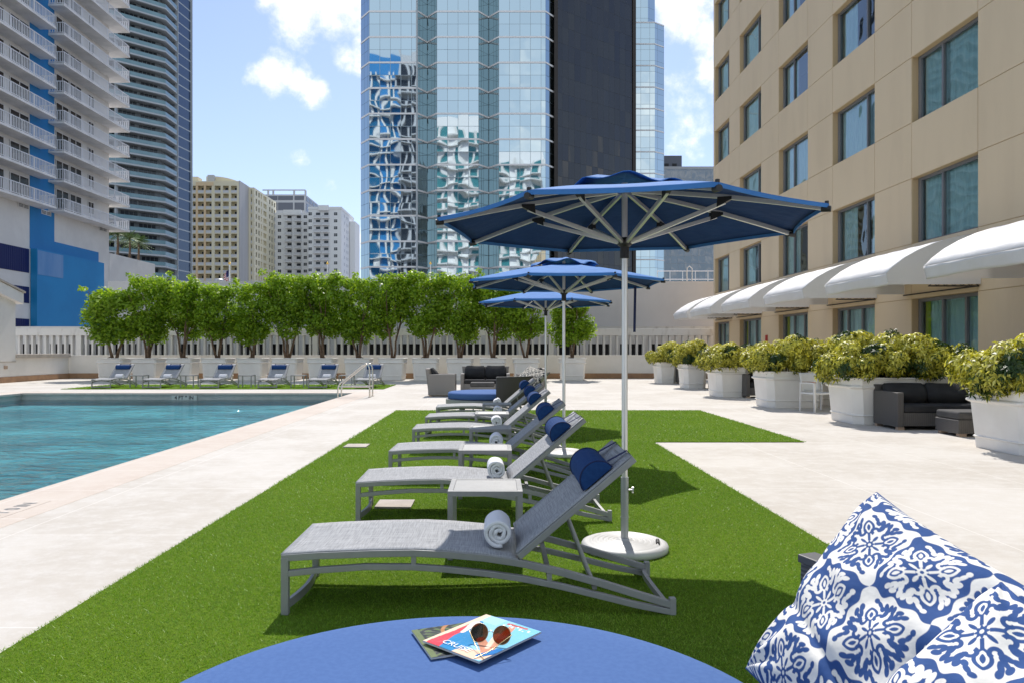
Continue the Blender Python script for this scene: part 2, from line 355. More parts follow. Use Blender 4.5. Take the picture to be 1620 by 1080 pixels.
def window_glass(name, tint, refl=.12):
    m = bpy.data.materials.new(name); m.use_nodes = True; nt = m.node_tree; nt.nodes.clear()
    vec = node(nt, 'ShaderNodeTexCoord').outputs['Object']
    n1 = node(nt, 'ShaderNodeTexNoise', Vector=vec, Scale=.9, Detail=1.0).outputs[0]
    bp = node(nt, 'ShaderNodeBump', Strength=1.0, Distance=.012, Height=n1)
    fr = node(nt, 'ShaderNodeFresnel', IOR=1.5, Normal=bp.outputs[0])
    f = mth(nt, 'MULTIPLY_ADD', fr.outputs[0], .9, refl, clamp=True)
    tr = node(nt, 'ShaderNodeBsdfTransparent', Color=tuple(tint) + (1,)); gl = node(nt, 'ShaderNodeBsdfGlossy', Color=(.85, .95, .97, 1), Roughness=.01, Normal=bp.outputs[0])
    mx = node(nt, 'ShaderNodeMixShader', i0=f, i1=tr.outputs[0], i2=gl.outputs[0]); node(nt, 'ShaderNodeOutputMaterial', Surface=mx.outputs[0]); return m
M['hglass'] = window_glass('teal_window_glass', (.80, .96, .96), .08)

def curtain_wall(name, base, metal, rough, pw, ph, wob, tilt, line, spec=.5, noise=0.55):
    m = mat(name, base, rough, metal, spec=spec); nt = m.node_tree; b = nt.nodes['Principled BSDF']
    uv = node(nt, 'ShaderNodeUVMap', {'uv_map': 'UVMap'}).outputs[0]; s = node(nt, 'ShaderNodeSeparateXYZ', i0=uv)
    u = mth(nt, 'DIVIDE', s.outputs[0], pw); v = mth(nt, 'DIVIDE', s.outputs[1], ph)
    fu = mth(nt, 'FRACT', u); fv = mth(nt, 'FRACT', v)
    cell = node(nt, 'ShaderNodeCombineXYZ', i0=mth(nt, 'FLOOR', u), i1=mth(nt, 'FLOOR', v), i2=0.0).outputs[0]
    wn = node(nt, 'ShaderNodeTexWhiteNoise', {'noise_dimensions': '3D'}, Vector=cell); rs = node(nt, 'ShaderNodeSeparateXYZ', i0=wn.outputs['Color'])
    t1 = mth(nt, 'MULTIPLY', mth(nt, 'MULTIPLY', mth(nt, 'SUBTRACT', rs.outputs[0], .5), mth(nt, 'SUBTRACT', fu, .5)), pw * tilt)
    t2 = mth(nt, 'MULTIPLY', mth(nt, 'MULTIPLY', mth(nt, 'SUBTRACT', rs.outputs[1], .5), mth(nt, 'SUBTRACT', fv, .5)), ph * tilt)
    # each pane bows like a shallow cushion
    bow = mth(nt, 'MULTIPLY', mth(nt, 'ADD', mth(nt, 'MULTIPLY', mth(nt, 'SUBTRACT', fu, .5), mth(nt, 'SUBTRACT', fu, .5)), mth(nt, 'MULTIPLY', mth(nt, 'SUBTRACT', fv, .5), mth(nt, 'SUBTRACT', fv, .5))), wob * .6)
    nz = node(nt, 'ShaderNodeTexNoise', Vector=uv, Scale=noise, Detail=0.0).outputs[0]
    h = mth(nt, 'ADD', mth(nt, 'ADD', t1, t2), mth(nt, 'MULTIPLY_ADD', nz, wob, bow))
    bp = node(nt, 'ShaderNodeBump', Strength=1.0, Distance=1.0, Height=h); nt.links.new(bp.outputs[0], b.inputs['Normal'])
    ln = mth(nt, 'MAXIMUM', mth(nt, 'LESS_THAN', fu, .035 * 1.6 / pw), mth(nt, 'LESS_THAN', fv, .03 * 1.9 / ph))
    shade = mixc(nt, mth(nt, 'MULTIPLY', mth(nt, 'SUBTRACT', rs.outputs[2], .3), .22), base, (base[0]*.6, base[1]*.62, base[2]*.66))
    nt.links.new(mixc(nt, mth(nt, 'MULTIPLY', ln, .75), shade, line), b.inputs['Base Color'])
    nt.links.new(mth(nt, 'MULTIPLY_ADD', ln, .4, rough), b.inputs['Roughness'])
    return m
M['tglass'] = curtain_wall('silver_blue_curtain_glass', (.54, .635, .67), 1.0, .015, 1.61, 1.95, .0085, .003, (.20, .22, .23), noise=.34)
M['tglass_d'] = curtain_wall('dark_notch_glass', (.42, .51, .53), 1.0, .02, 1.2, 1.95, .014, .004, (.16, .18, .19), noise=.34)
M['granite'] = curtain_wall('polished_black_granite', (.009, .008, .0095), 0.0, .04, 1.3, 2.6, .02, .075, (.003, .003, .003), spec=.75, noise=.2)
M['mglass'] = curtain_wall('dark_grey_mirror_glass', (.17, .19, .215), 1.0, .03, 1.5, 1.7, .04, .02, (.3, .3, .3))

def print_mat(name):
    m = mat(name, (.5, .5, .5), .85, spec=.2); nt = m.node_tree; b = nt.nodes['Principled BSDF']
    a = node(nt, 'ShaderNodeAttribute', {'attribute_name': 'print'}); nt.links.new(a.outputs['Color'], b.inputs['Base Color'])
    vec = node(nt, 'ShaderNodeTexCoord').outputs['Object']
    nb = node(nt, 'ShaderNodeTexNoise', Vector=vec, Scale=14.0, Detail=5.0).outputs[0]
    bp = node(nt, 'ShaderNodeBump', Strength=.35, Distance=.02, Height=nb); nt.links.new(bp.outputs[0], b.inputs['Normal']); return m
M['print'] = print_mat('printed_cotton')
M['cover'] = print_mat('glossy_cover'); M['cover'].node_tree.nodes['Principled BSDF'].inputs['Roughness'].default_value = .3

# ------------------------------------------------------------------ setting: ground, deck, lawn, pool
g = MB().add([(-3000,-3000,-3.2),(3000,-3000,-3.2),(3000,5000,-3.2),(-3000,5000,-3.2)], [(0,1,2,3)])
tag(g.build('ground', mat('city_ground', (.20, .19, .18), .9, c2=(.27, .26, .24), ns=.02)), kind='structure')
PX0, PX1, PY0, PY1, WZ = -15.2, -4.6, 1.5, 23.3, -.22
CW = .72
d = MB()
for x0, x1, y0, y1 in ((-30, PX0-CW, -12, 36.5), (PX1+CW, 11.6, -12, 36.5), (PX0-CW, PX1+CW, PY1+CW, 36.5), (PX0-CW, PX1+CW, -12, PY0-CW)):
    d.add([(x0,y0,0),(x1,y0,0),(x1,y1,0),(x0,y1,0)], [(0,1,2,3)])
for x0, x1, y0, y1 in ((-30, 11.6, -12, -11.9), (-30, 11.6, 36.5, 36.6)): d.box(x0, x1, y0, y1, -3.2, -.004)
tag(d.build('deck', M['deck']), kind='structure')
c = MB()
N_ = .03
for x0, x1, y0, y1 in ((PX0-CW, PX0, PY0-CW, PY1+CW), (PX1, PX1+CW, PY0-CW, PY1+CW), (PX0, PX1, PY1, PY1+CW), (PX0, PX1, PY0-CW, PY0)):
    c.box(x0, x1, y0, y1, -.075, .004)
tag(c.build('pool_coping', M['coping'], bevel=.012), kind='structure')
b_ = MB(); P0, P1, Q0, Q1, BZ = PX0 - .04, PX1 + .04, PY0 - .04, PY1 + .04, -.38
b_.add([(P0,Q0,BZ),(P1,Q0,BZ),(P1,Q1,BZ),(P0,Q1,BZ)], [(0,1,2,3)], 0)
for a, e in (((P0,Q0),(P1,Q0)), ((P1,Q0),(P1,Q1)), ((P1,Q1),(P0,Q1)), ((P0,Q1),(P0,Q0))):
    b_.add([(a[0],a[1],BZ),(e[0],e[1],BZ),(e[0],e[1],-.27),(a[0],a[1],-.27)], [(3,2,1,0)], 0)
    b_.add([(a[0],a[1],-.27),(e[0],e[1],-.27),(e[0],e[1],-.0755),(a[0],a[1],-.0755)], [(3,2,1,0)], 1)
tag(b_.build('pool_basin', [M['basin'], M['copface']]), kind='structure')
wt = MB().add([(P0,Q0,WZ),(P1,Q0,WZ),(P1,Q1,WZ),(P0,Q1,WZ)], [(0,1,2,3)])
tag(wt.build('pool_water', M['water']), kind='structure')
LX0, LX1, LX2, LY0, LY1, LY2 = -2.27, 2.36, 4.64, .3, 10.95, 16.6
lw = MB().prism([(LX0,LY0),(LX1,LY0),(LX1,LY1),(LX2,LY1),(LX2,LY2),(LX0,LY2)], .002, .012)
FX0, FX1, FY0, FY1 = -15.25, -3.95, 25.45, 28.75
lw.prism([(FX0,FY0),(FX1,FY0),(FX1,FY1),(FX0,FY1)], .002, .012)
tag(lw.build('lawn', M['turf']), kind='structure')
def blades(zones):
    Vs, Ts = [], []
    for (x0, x1, y0, y1, dens, hh, ww) in zones:
        n = int((x1 - x0) * (y1 - y0) * dens); P = np.zeros((n, 3))
        P[:, 0] = rng.uniform(x0, x1, n); P[:, 1] = rng.uniform(y0, y1, n); P[:, 2] = .010
        a = rng.uniform(0, 2 * np.pi, n); s = np.stack([np.cos(a), np.sin(a), 0 * a], 1) * ww * rng.uniform(.7, 1.3, (n, 1))
        lean = rng.normal(0, .65, (n, 2)) * hh; tip = P.copy(); tip[:, :2] += lean; tip[:, 2] += hh * rng.uniform(.6, 1.15, n)
        Vs.append(np.stack([P - s, P + s, tip], 1).reshape(-1, 3))
        pt = .5 + .16 * np.sin(P[:, 0] * 2.3 + np.sin(P[:, 1] * 1.7) * 1.5) * np.sin(P[:, 1] * 1.9 + 1)
        t = np.clip(pt + rng.normal(0, .22, n), 0, 1); t[rng.random(n) < .01] = 1; Ts.append(np.repeat(t, 3))
    V = np.concatenate(Vs); return V, np.arange(len(V)).reshape(-1, 3), np.concatenate(Ts)
V, Fq, T = blades([(LX0-.012, LX1+.012, 2.0, 4.6, 12500, .0145, .0019), (LX0-.012, LX1+.012, 4.6, 7.0, 7500, .015, .0024), (LX0-.015, LX1+.015, 7.0, 10.95, 3400, .019, .0033),
                   (LX0-.02, LX2+.02, 10.93, 16.62, 1600, .02, .005), (FX0, FX1, FY0, FY1, 450, .03, .008)])
tag(np_mesh('turf_blades', V, Fq, M['blade'], attr=T), 'short bright green artificial turf on the lawn', 'grass', kind='stuff')

# small plates let into the lawn and deck
for (px0, px1, py0, py1, nm, lb) in ((592, 650, 794, 806, 'floor_plate', 'pale square stone plate set in the lawn beside the second lounger'),
                                     (543, 579, 704, 709, 'floor_plate', 'thin pale plate at the left edge of the lawn by the deck'),
                                     (1405, 1462, 822, 840, 'drain_grate', 'slotted pale drain cover in the deck behind the big patterned cushion')):
    a = gp(px0, py1); e = gp(px1, py0); m = MB(); x1 = xat(px1, a.y)
    zt = .028 if nm == 'floor_plate' else .007
    if nm == 'floor_plate': m.box(a.x, x1, a.y, e.y, .012, zt)
    else:
        m.box(a.x, x1, a.y, e.y, .0005, .004)
        for k in range(9):
            yy = a.y + (e.y - a.y) * (k + .5) / 9; m.box(a.x + .02, x1 - .02, yy - .012, yy + .012, .0042, zt)
    tag(m.build(nm, M['capstone']), lb, 'plate' if nm == 'floor_plate' else 'drain cover', 'plates in the lawn' if nm == 'floor_plate' else None)
# depth markings
t = thing('depth_marker', 'small pale tile lettered 4 FT 9 IN on the far pool edge', 'depth marker', (-10.0, PY1 - .004, -.15))
m = MB().box(-.40, .40, -.004, .03, -.073, .072); m.build('tile', M['tile'], t)
text_part('4 FT 9 IN', .155, M['text'], 'lettering', t, (0, -.0065, 0), (R(90), 0, 0))
t = thing('depth_marker', 'worn grey depth lettering reading FT 0 IN on the near pool coping', 'depth marker', (-4.22, 6.28, .0045))
m = MB().box(-.12, .12, -.42, .42, .0002, .002); m.build('tile', M['coping'], t)
text_part('5 FT 0 IN', .17, M['textgrey'], 'lettering', t, (0, 0, .0035), (0, 0, R(90)))

# ------------------------------------------------------------------ loungers, towels, side tables
RAIL = [(0,.312),(.19,.325),(.46,.335),(.69,.339),(.86,.331),(1.06,.313),(1.26,.283),(1.46,.238),(1.67,.18),(1.87,.118),(2.045,.066)]
RAILB = [(0.02,.214),(.19,.232),(.44,.25),(.69,.249),(.86,.237),(1.06,.216),(1.26,.188),(1.45,.15),(1.65,.102),(1.85,.052),(2.045,.014)]
def lerp_path(P, x):
    for a, b in zip(P, P[1:]):
        if a[0] <= x <= b[0]: return a[1] + (b[1]-a[1]) * (x-a[0]) / (b[0]-a[0])
    return P[-1][1]
def smooth_path(P, n): xs = [P[0][0] + (P[-1][0]-P[0][0]) * i / n for i in range(n + 1)]; return [(x, lerp_path(P, x)) for x in xs]
W_ = .68; HX, HZ, BX, BZ2 = 1.24, .302, 1.845, .815
bl = math.hypot(BX-HX, BZ2-HZ); bt = Vector(((BX-HX)/bl, 0, (BZ2-HZ)/bl)); bn = Vector((-bt.z, 0, bt.x))
def make_lounger(label, group):
    r = thing('sun_lounger', label, 'sun lounger', group=group)
    for y0 in (0, W_ - .032):
        m = MB(); y1 = y0 + .032
        m.sweep([(x, z - .016) for x, z in RAIL], y0, y1, .036); m.sweep(RAILB, y0, y1, .031)
        for x in (.69, 1.40): m.beam((x, (y0+y1)/2, lerp_path(RAILB, x) + .012), (x - .0, (y0+y1)/2, lerp_path(RAIL, x) - .03), .026, .026)
        m.box(2.028, 2.061, y0 - .002, y1 + .002, 0, .088)
        m.build('side_frame', M['frame'], r, bevel=.003)
        MB().box(-.0015, .0375, y0 - .002, y1 + .002, 0, .2975).build('leg', M['frame'], r, bevel=.003)
    m = MB(); n = 10      # curved bars joining the feet
    pts = [(.018 + .035 * math.sin(math.pi * i / n), .03 + (W_-.06) * i / n, .045 + .0 * i) for i in range(n + 1)]
    for a, b in zip(pts, pts[1:]): m.beam(a, b, .02, .045)
    m.beam((.018, .032, .28), (.018, W_-.032, .28), .03, .03)
    m.build('foot_crossbar', M['frame'], r)
    m = MB(); pts = [(2.03 - .05 * math.sin(math.pi * i / n), .03 + (W_-.06) * i / n, .03 + .05 * math.sin(math.pi * i / n)) for i in range(n + 1)]
    for a, b in zip(pts, pts[1:]): m.beam(a, b, .022, .03)
    m.build('head_crossbar', M['frame'], r); m = MB(); m.beam((1.40, .032, .2), (1.40, W_-.032, .2), .025, .025)
    m.build('middle_crossbar', M['frame'], r); MB().beam((1.64, .032, .135), (1.64, W_-.032, .135), .022, .022).build('strut_bar', M['frame'], r)
    def seat(u, v):
        x = -.004 + (HX + .004) * u; s = 4 * v * (1 - v)
        return (x, .008 + (W_-.016) * v, lerp_path(RAIL, max(x, 0)) + .004 - .012 * s * (1 if u > .02 else 0))
    m = MB().grid(seat, 30, 10); m.build('seat_sling', M['sling'], r, smooth=True, solid=.004)
    m = MB()
    for y in (.016, W_-.016): m.beam((HX, y, HZ), (BX, y, BZ2), .03, .034, up=bn)
    m.beam(Vector((BX, .03, BZ2)) - bt * .016, Vector((BX, W_-.03, BZ2)) - bt * .016, .032, .03, up=bn)
    m.build('backrest_frame', M['frame'], r, bevel=.003)
    def back(u, v):
        s = 4 * v * (1 - v); p = Vector((HX, 0, HZ)) + bt * (bl * (.0 + 1.0 * u)) + bn * (.0205 - .012 * s); return (p.x, .008 + (W_-.016) * v, p.z)
    MB().grid(back, 14, 10).build('backrest_sling', M['sling'], r, smooth=True, solid=.004)
    for y in (.05, W_-.05):
        MB().tube([Vector((HX, y, HZ)) + bt * (bl*.41) - bn * .02, (1.64, y, .135)], .011, 8).build('strut', M['frame'], r, smooth=True)
    # head pillow: half-round bolster strapped to the backrest
    cc = Vector((HX, 0, HZ)) + bt * (bl * .73) + bn * .026; rr = .099; m = MB(); K = 14
    prof = [(-rr + .0, 0.0)] + [(-rr * math.cos(math.pi * i / K), rr * .93 * math.sin(math.pi * i / K)) for i in range(1, K)] + [(rr, 0.0)]
    ys = [.075, .083, .10, W_-.10, W_-.083, W_-.075]; sc_ = [.93, .985, 1, 1, .985, .93]
    loops = [[tuple(cc + bt * (a * s) + bn * (b * s) + Vector((0, y, 0))) for a, b in prof] for y, s in zip(ys, sc_)]
    m.loft(loops); pil = m.build('pillow', M['bolster'], r, smooth=False, bevel=.004)
    for y in (.083, W_-.083):
        m = MB(); lp = [cc + bt * (rr * 1.01 * -math.cos(math.pi * i / K)) + bn * (rr * .945 * math.sin(math.pi * i / K)) for i in range(K + 1)]
        m.tube([p + Vector((0, y, 0)) for p in lp], .0035, 5); m.build('piping', M['navy_strap'], pil)
    for y in (.16, W_-.16):
        p0 = cc + bt * rr + bn * .004; p1 = Vector((HX, 0, HZ)) + bt * (bl + .004) + bn * .026; p2 = p1 - bn * .06; p3 = Vector((HX, 0, HZ)) + bt * (bl * .8) - bn * .03
        m = MB()
        for a, b in ((p0 + bn * .02, p1), (p1, p2), (p2, p3)): m.beam(a + Vector((0, y, 0)), b + Vector((0, y, 0)), .03, .003, up=bn)
        m.build('strap', M['navy_strap'], pil)
    return r
def make_towel(label, group):
    m = MB(); turns = 2.7; n = 90; r0, r1, L = .013, .071, .28; th = .0232
    def sp(i):
        a = 2 * math.pi * turns * i / n; rr = r0 + (r1 - r0) * i / n + .0030 * math.sin(a * 1.7 + 1) + .0015 * math.sin(a * 4.3); return (rr * math.cos(a + .6), rr * math.sin(a + .6))
    P = [sp(i) for i in range(n + 1)]; vs = []; fs = []
    ydiv = [0, .006, .02, L*.5, L-.02, L-.006, L]; pin = [.6, .95, 1, 1.01, 1, .95, .6]
    for j, y in enumerate(ydiv):
        for i, (x, z) in enumerate(P):
            q = Vector((x, z)).normalized(); tt = th * .5 * pin[j]
            vs.append((x + q.x * tt, y + .004 * math.sin(i * .4), z + q.y * tt)); vs.append((x - q.x * tt, y + .004 * math.sin(i * .4), z - q.y * tt))
    w2 = 2 * (n + 1)
    for j in range(len(ydiv) - 1):
        for i in range(n):
            a = j*w2 + 2*i; fs += [(a, a+2, a+w2+2, a+w2), (a+1, a+w2+1, a+w2+3, a+3)]
        fs += [(j*w2, j*w2+w2, j*w2+w2+1, j*w2+1), (j*w2+2*n, j*w2+2*n+1, j*w2+w2+2*n+1, j*w2+w2+2*n)]
    for i in range(n):
        a = 2*i; fs.append((a, a+1, a+3, a+2)); a += (len(ydiv)-1)*w2; fs.append((a, a+2, a+3, a+1))
    m.add(vs, fs); o = m.build('towel', M['towel'], smooth=True); return tag(o, label, 'towel', group)
def make_table(label, group):
    t = thing('side_table', label, 'side table', group=group); S, Dp, Z = .495, .47, .455
    m = MB()
    m.box(0, S, 0, .035, Z-.035, Z); m.box(0, S, Dp-.035, Dp, Z-.035, Z); m.box(0, .035, .0352, Dp-.0352, Z-.035, Z); m.box(S-.035, S, .0352, Dp-.0352, Z-.035, Z)
    n = 13
    for i in range(n):
        y = .037 + (Dp - .074) * i / n; m.box(.0352, S-.0352, y + .001, y + (Dp-.074) / n - .002, Z-.016, Z-.003)
    m.build('tabletop', M['frame'], t, bevel=.0015)
    for x in (0, S-.035):
        for y in (0, Dp-.035): MB().box(x, x+.035, y, y+.035, 0, Z-.0352).build('leg', M['frame'], t, bevel=.002)
    return t
rowY = [3.79, 5.83, 7.63, 9.73, 11.45, 13.45]; rowX = [-1.122, -1.127, -1.13, -1.125, -1.12, -1.115]
RL = ['grey sun lounger nearest the big blue cushion, white towel beside its raised back', 'second grey lounger back on the lawn, over the pale square plate',
      'third grey lounger back on the lawn, between two side tables', 'fourth grey lounger back on the lawn, partly hidden by tables',
      'fifth grey lounger back on the lawn, close behind the fourth', 'last grey lounger of the lawn row, just before the far round daybed']
g1 = 'sun loungers in a row on the lawn'
L0 = make_lounger(RL[0], g1); L0.location = (rowX[0], rowY[0], .014)
for i in range(1, 6): dup(L0, (rowX[i], rowY[i], .014), R((0, .8, -.9, .6, -.7, 1.1)[i]), RL[i])
farX = [xat(p, 25.84) for p in (144.6, 224, 315.7, 408, 487, 561)]
FLb = ['far grey lounger beneath the leftmost tree across the pool', 'second far lounger from the left across the pool', 'third far lounger from the left, above the 4 FT 9 IN tile',
       'far lounger right of the one above the depth tile', 'far lounger just left of the pool handrail', 'rightmost far lounger, behind the pool handrail']
for i, x in enumerate(farX): dup(L0, (x + W_, 25.84, .014), R(90 + (1.5, -2, 1, 2.5, -1, -2.5)[i]), FLb[i], group='sun loungers in a row beyond the pool')
g2 = 'rolled towels on the lawn loungers'
TL = ['rolled white towel on the nearest grey lounger', 'rolled white towel on the second lounger back', 'rolled white towel on the third lounger back',
      'rolled white towel on the fourth lounger back', 'rolled white towel on the fifth lounger back', 'rolled white towel on the last lounger of the lawn row']
T0 = make_towel(TL[0], g2); tz = .316 + .076
for i in range(6):
    o = T0 if i == 0 else dup(T0, None, None, TL[i]); o.location = (rowX[i] + 1.135 - .0, rowY[i] + .14 + .02 * (i % 3), .012 + tz); o.rotation_euler = (0, R(40 * i), R(2 * (i % 2)))
TF = ['rolled white towel on the leftmost far lounger', 'rolled white towel on the second far lounger', 'rolled white towel on the far lounger above the depth tile',
      'rolled white towel on the fourth far lounger', 'rolled white towel on the far lounger left of the handrail', 'rolled white towel on the rightmost far lounger']
for i, x in enumerate(farX): dup(T0, (x + W_ - .12, 25.84 + 1.13, .014 + tz), R(90), TF[i], group='rolled towels on the far loungers')
tabs = [(-.32, 4.78), (-.35, 6.72), (-.315, 8.5), (-.31, 10.5), (-.235, 12.3)]
TB = ['slatted grey side table between the first and second lawn loungers', 'grey side table between the second and third lawn loungers', 'grey side table between the third and fourth lawn loungers',
      'grey side table between the fourth and fifth lawn loungers', 'grey side table between the fifth and last lawn loungers']
S0 = make_table(TB[0], 'side tables between the lawn loungers')
for i, (x, y) in enumerate(tabs):
    o = S0 if i == 0 else dup(S0, None, None, TB[i]); o.location = (x, y, .013)
TB2 = ['small grey table right of the leftmost far lounger', 'small grey table right of the second far lounger', 'small grey table right of the far lounger above the depth tile',
       'small grey table right of the fourth far lounger', 'small grey table between the two rightmost far loungers']
for i, px in enumerate((205.7, 285.7, 377, 460, 536)): dup(S0, (xat(px, 26.4), 26.35, .013), 0, TB2[i], group='side tables beyond the pool')

# ------------------------------------------------------------------ umbrellas
def make_umbrella(label, group):
    r = thing('patio_umbrella', label, 'umbrella', group=group)
    prof = [(0, .075), (.03, .078)]
    for k in range(6):
        a = .05 + k * .036; prof += [(a, .076 - k*.002), (a + .012, .062 - k*.002), (a + .026, .064 - k*.002)]
    prof += [(.27, .055), (.292, .046), (.30, .032), (.298, .004), (.28, 0)]
    bs = MB().lathe(prof, 48).build('base', M['umb_base'], r, smooth=True)
    MB().tube([(.225, -.05, .058), (.225, .05, .058)], [.014, .014], 10).build('handle_slot', M['dark'], bs, smooth=True)
    st = MB().tube([(0, 0, .06), (0, 0, .50)], .0265, 20).tube([(0, 0, .215), (0, 0, .225)], .0285, 20)
    st = st.build('base_tube', M['alu_d'], r, smooth=True)
    MB().tube([(.02, -.01, .415), (.055, -.012, .415)], .006, 8).tube([(.05, -.012, .415), (.062, -.012, .415)], .022, 14).build('knob', M['alu'], st, smooth=True)
    MB().tube([(0, 0, .50), (0, 0, 2.54)], .0205, 20).build('pole', M['alu'], r, smooth=True)
    hub = MB().tube([(0, 0, 2.015), (0, 0, 2.10)], .031, 20).lathe([(.031, 2.095), (.05, 2.11), (.05, 2.15), (.03, 2.16)], 20).build('hub', M['black'], r, smooth=True)
    A = [22.5 + 45 * k for k in range(8)]; Rr, zr, zc = 1.308, 2.235, 2.50
    tips = [Vector((Rr * math.cos(R(a)), Rr * math.sin(R(a)), zr)) for a in A]; top = Vector((0, 0, zc))
    def cz(t): return zr + (zc - zr) * (1 - t) + .018 * math.sin(math.pi * t)      # bowed rib line
    vs = []; fs = []; NR, NS = 10, 6
    for k in range(8):
        for s in range(NS):
            f = s / NS; pa, pb = tips[k], tips[(k+1) % 8]
            for i in range(NR + 1):
                t = .18 + .82 * i / NR; q = pa.lerp(pb, f); sag = 4 * f * (1 - f) * (.006 + .006 * math.sin(5 * t + k)) * t
                inn = 1 - .03 * 4 * f * (1 - f) * t ** 4
                vs.append((q.x * t * inn, q.y * t * inn, cz(t) - sag + .018))
    nn = 8 * NS; L = NR + 1
    for j in range(nn):
        for i in range(NR): a = j*L+i; b = ((j+1) % nn)*L+i; fs.append((a, a+1, b+1, b))
    cn = MB().add(vs, fs).build('canopy', [M['canvas'], M['canvas_shaded']], r, smooth=True, solid=.004)
    # hem
    hm = MB(); edge = [Vector(vs[j*L + NR]) for j in range(nn)]
    for a, b in zip(edge, edge[1:] + edge[:1]): hm.beam(a - Vector((0,0,.012)), b - Vector((0,0,.012)), .006, .024)
    hm.build('hem', M['canvas'], cn)
    # loose vent cap on top
    vs = []; fs = []; NV, NA = 7, 64
    for j in range(NA):
        a = 2 * math.pi * j / NA; rad = .44 * (1 - .06 * math.cos(8 * (a - R(22.5))) * -1)
        for i in range(NV + 1):
            t = i / NV; z = zc + .075 - .085 * t ** 1.3 + .026 * t * math.sin(8 * a + 1) + .024 * t * math.sin(3 * a + .8) + .008 * math.sin(9 * t + 2 * a) * t
            vs.append((rad * t * math.cos(a), rad * t * math.sin(a), max(z, cz(rad * t / Rr) + .034)))
    for j in range(NA):
        for i in range(NV): a = j*(NV+1)+i; b = ((j+1) % NA)*(NV+1)+i; fs.append((a, a+1, b+1, b))
    MB().add(vs, fs).build('vent_cap', M['canvas'], cn, smooth=True, solid=.004)
    for k in range(8):
        dv = Vector((math.cos(R(A[k])), math.sin(R(A[k])), 0)); pts = [dv * (Rr * t) + Vector((0, 0, cz(t) - .012)) for t in (.04, .3, .53, .78, .992)]
        m = MB()
        for a, b in zip(pts, pts[1:]): m.beam(a, b, .018, .03)
        rib = m.build('rib', M['alu'], r, bevel=.002)
        j = dv * (Rr * .53) + Vector((0, 0, cz(.53) - .045)); h = dv * .045 + Vector((0, 0, 2.13))
        MB().beam(h, j, .02, .028).build('strut', M['alu'], rib, bevel=.002)
        sd_ = Vector((-dv.y, dv.x, 0)) * .016; m = MB(); tri = [j + dv * -.05 + Vector((0,0,-.03)), j + dv * .045 + Vector((0,0,.012)), j + dv * .045 + Vector((0,0,.03)), j + dv * -.045 + Vector((0,0,.035))]
        m.loft([[p - sd_ for p in tri], [p + sd_ for p in tri]]); m.build('bracket', M['black'], rib)
        MB().tube([pts[-1] - dv * .03 + Vector((0,0,.0)), pts[-1] + dv * .022 + Vector((0,0,-.004))], .019, 10).tube([pts[-1] + Vector((0,0,.01)), pts[-1] + Vector((0,0,.045))], .012, 8).build('rib_cap', M['black'], rib, smooth=True)
    return r
UL = ['large blue umbrella nearest the viewer, rising behind the first lounger', 'middle blue umbrella with a dark strap hanging from its right side', 'farthest blue umbrella, lowest in view before the trees']
U0 = make_umbrella(UL[0], 'blue umbrellas on the lawn'); U0.location = (.894, 5.06, .012); U0.rotation_euler = (0, 0, R(-11))
U1 = dup(U0, (.889, 9.55, .012), R(-1), UL[1]); U2 = dup(U0, (.94, 13.8, .012), R(-6), UL[2])
MB().beam((1.03, .55, 2.25), (1.02, .56, 1.62), .035, .004, up=(0, 1, 0)).build('tie_strap', M['navy_strap'], U1)

# ------------------------------------------------------------------ round daybeds
def make_daybed(label, group, a0, a1):
    r = thing('daybed', label, 'daybed', group=group); Rb = .855
    cush = MB().lathe([(0, .504), (.4, .503), (.72, .501), (.80, .497), (.838, .486), (Rb, .462), (Rb, .40), (.845, .372), (.82, .362), (0, .36)], 96)
    cu = cush.build('cushion', M['cushion'], r, smooth=True)
    def ring(z, rad): return [(rad * math.cos(2*math.pi*k/96), rad * math.sin(2*math.pi*k/96), z) for k in range(97)]
    MB().tube(ring(.374, .852)[:-1] + [ring(.374, .852)[0]], .005, 6, cap=False).build('piping', M['cushion'], cu, smooth=True)
    MB().lathe([(.0, .355), (.86, .355), (.90, .35), (.90, .25), (.86, .245), (0, .245)], 64).build('frame', M['frame'], r)
    for a in (45, 135, 225, 315):
        x, y = .78 * math.cos(R(a)), .78 * math.sin(R(a)); MB().box(x-.035, x+.035, y-.035, y+.035, 0, .245).build('leg', M['frame'], r, bevel=.004)
    m = MB(); n = 28; lo = []
    for i in range(n + 1):
        a = R(a0 + (a1 - a0) * i / n); ca, sa = math.cos(a), math.sin(a)
        lo.append([(.945*ca, .945*sa, .25), (.985*ca, .985*sa, .25), (1.005*ca, 1.005*sa, .82), (.965*ca, .965*sa, .82)])
    m.loft(lo); bk = m.build('backrest', M['wicker'], r, bevel=.006)
    m = MB(); lo = []
    for i in range(n + 1):
        a = R(a0 + (a1 - a0) * i / n); ca, sa = math.cos(a), math.sin(a)
        lo.append([(.955*ca, .955*sa, .8205), (1.015*ca, 1.015*sa, .8205), (1.015*ca, 1.015*sa, .842), (.955*ca, .955*sa, .842)])
    m.loft(lo); m.build('top_rail', M['frame_dk'], bk, bevel=.003)
    return r
D0 = make_daybed('large round blue daybed cushion in the foreground with magazines', 'round blue daybeds', -80, 19.6); D0.location = (-.094, 1.62, .012)
D1 = dup(D0, (-.17, 15.45, .012), R(0), 'far round blue daybed behind the last lawn lounger')
BEDZ = .516

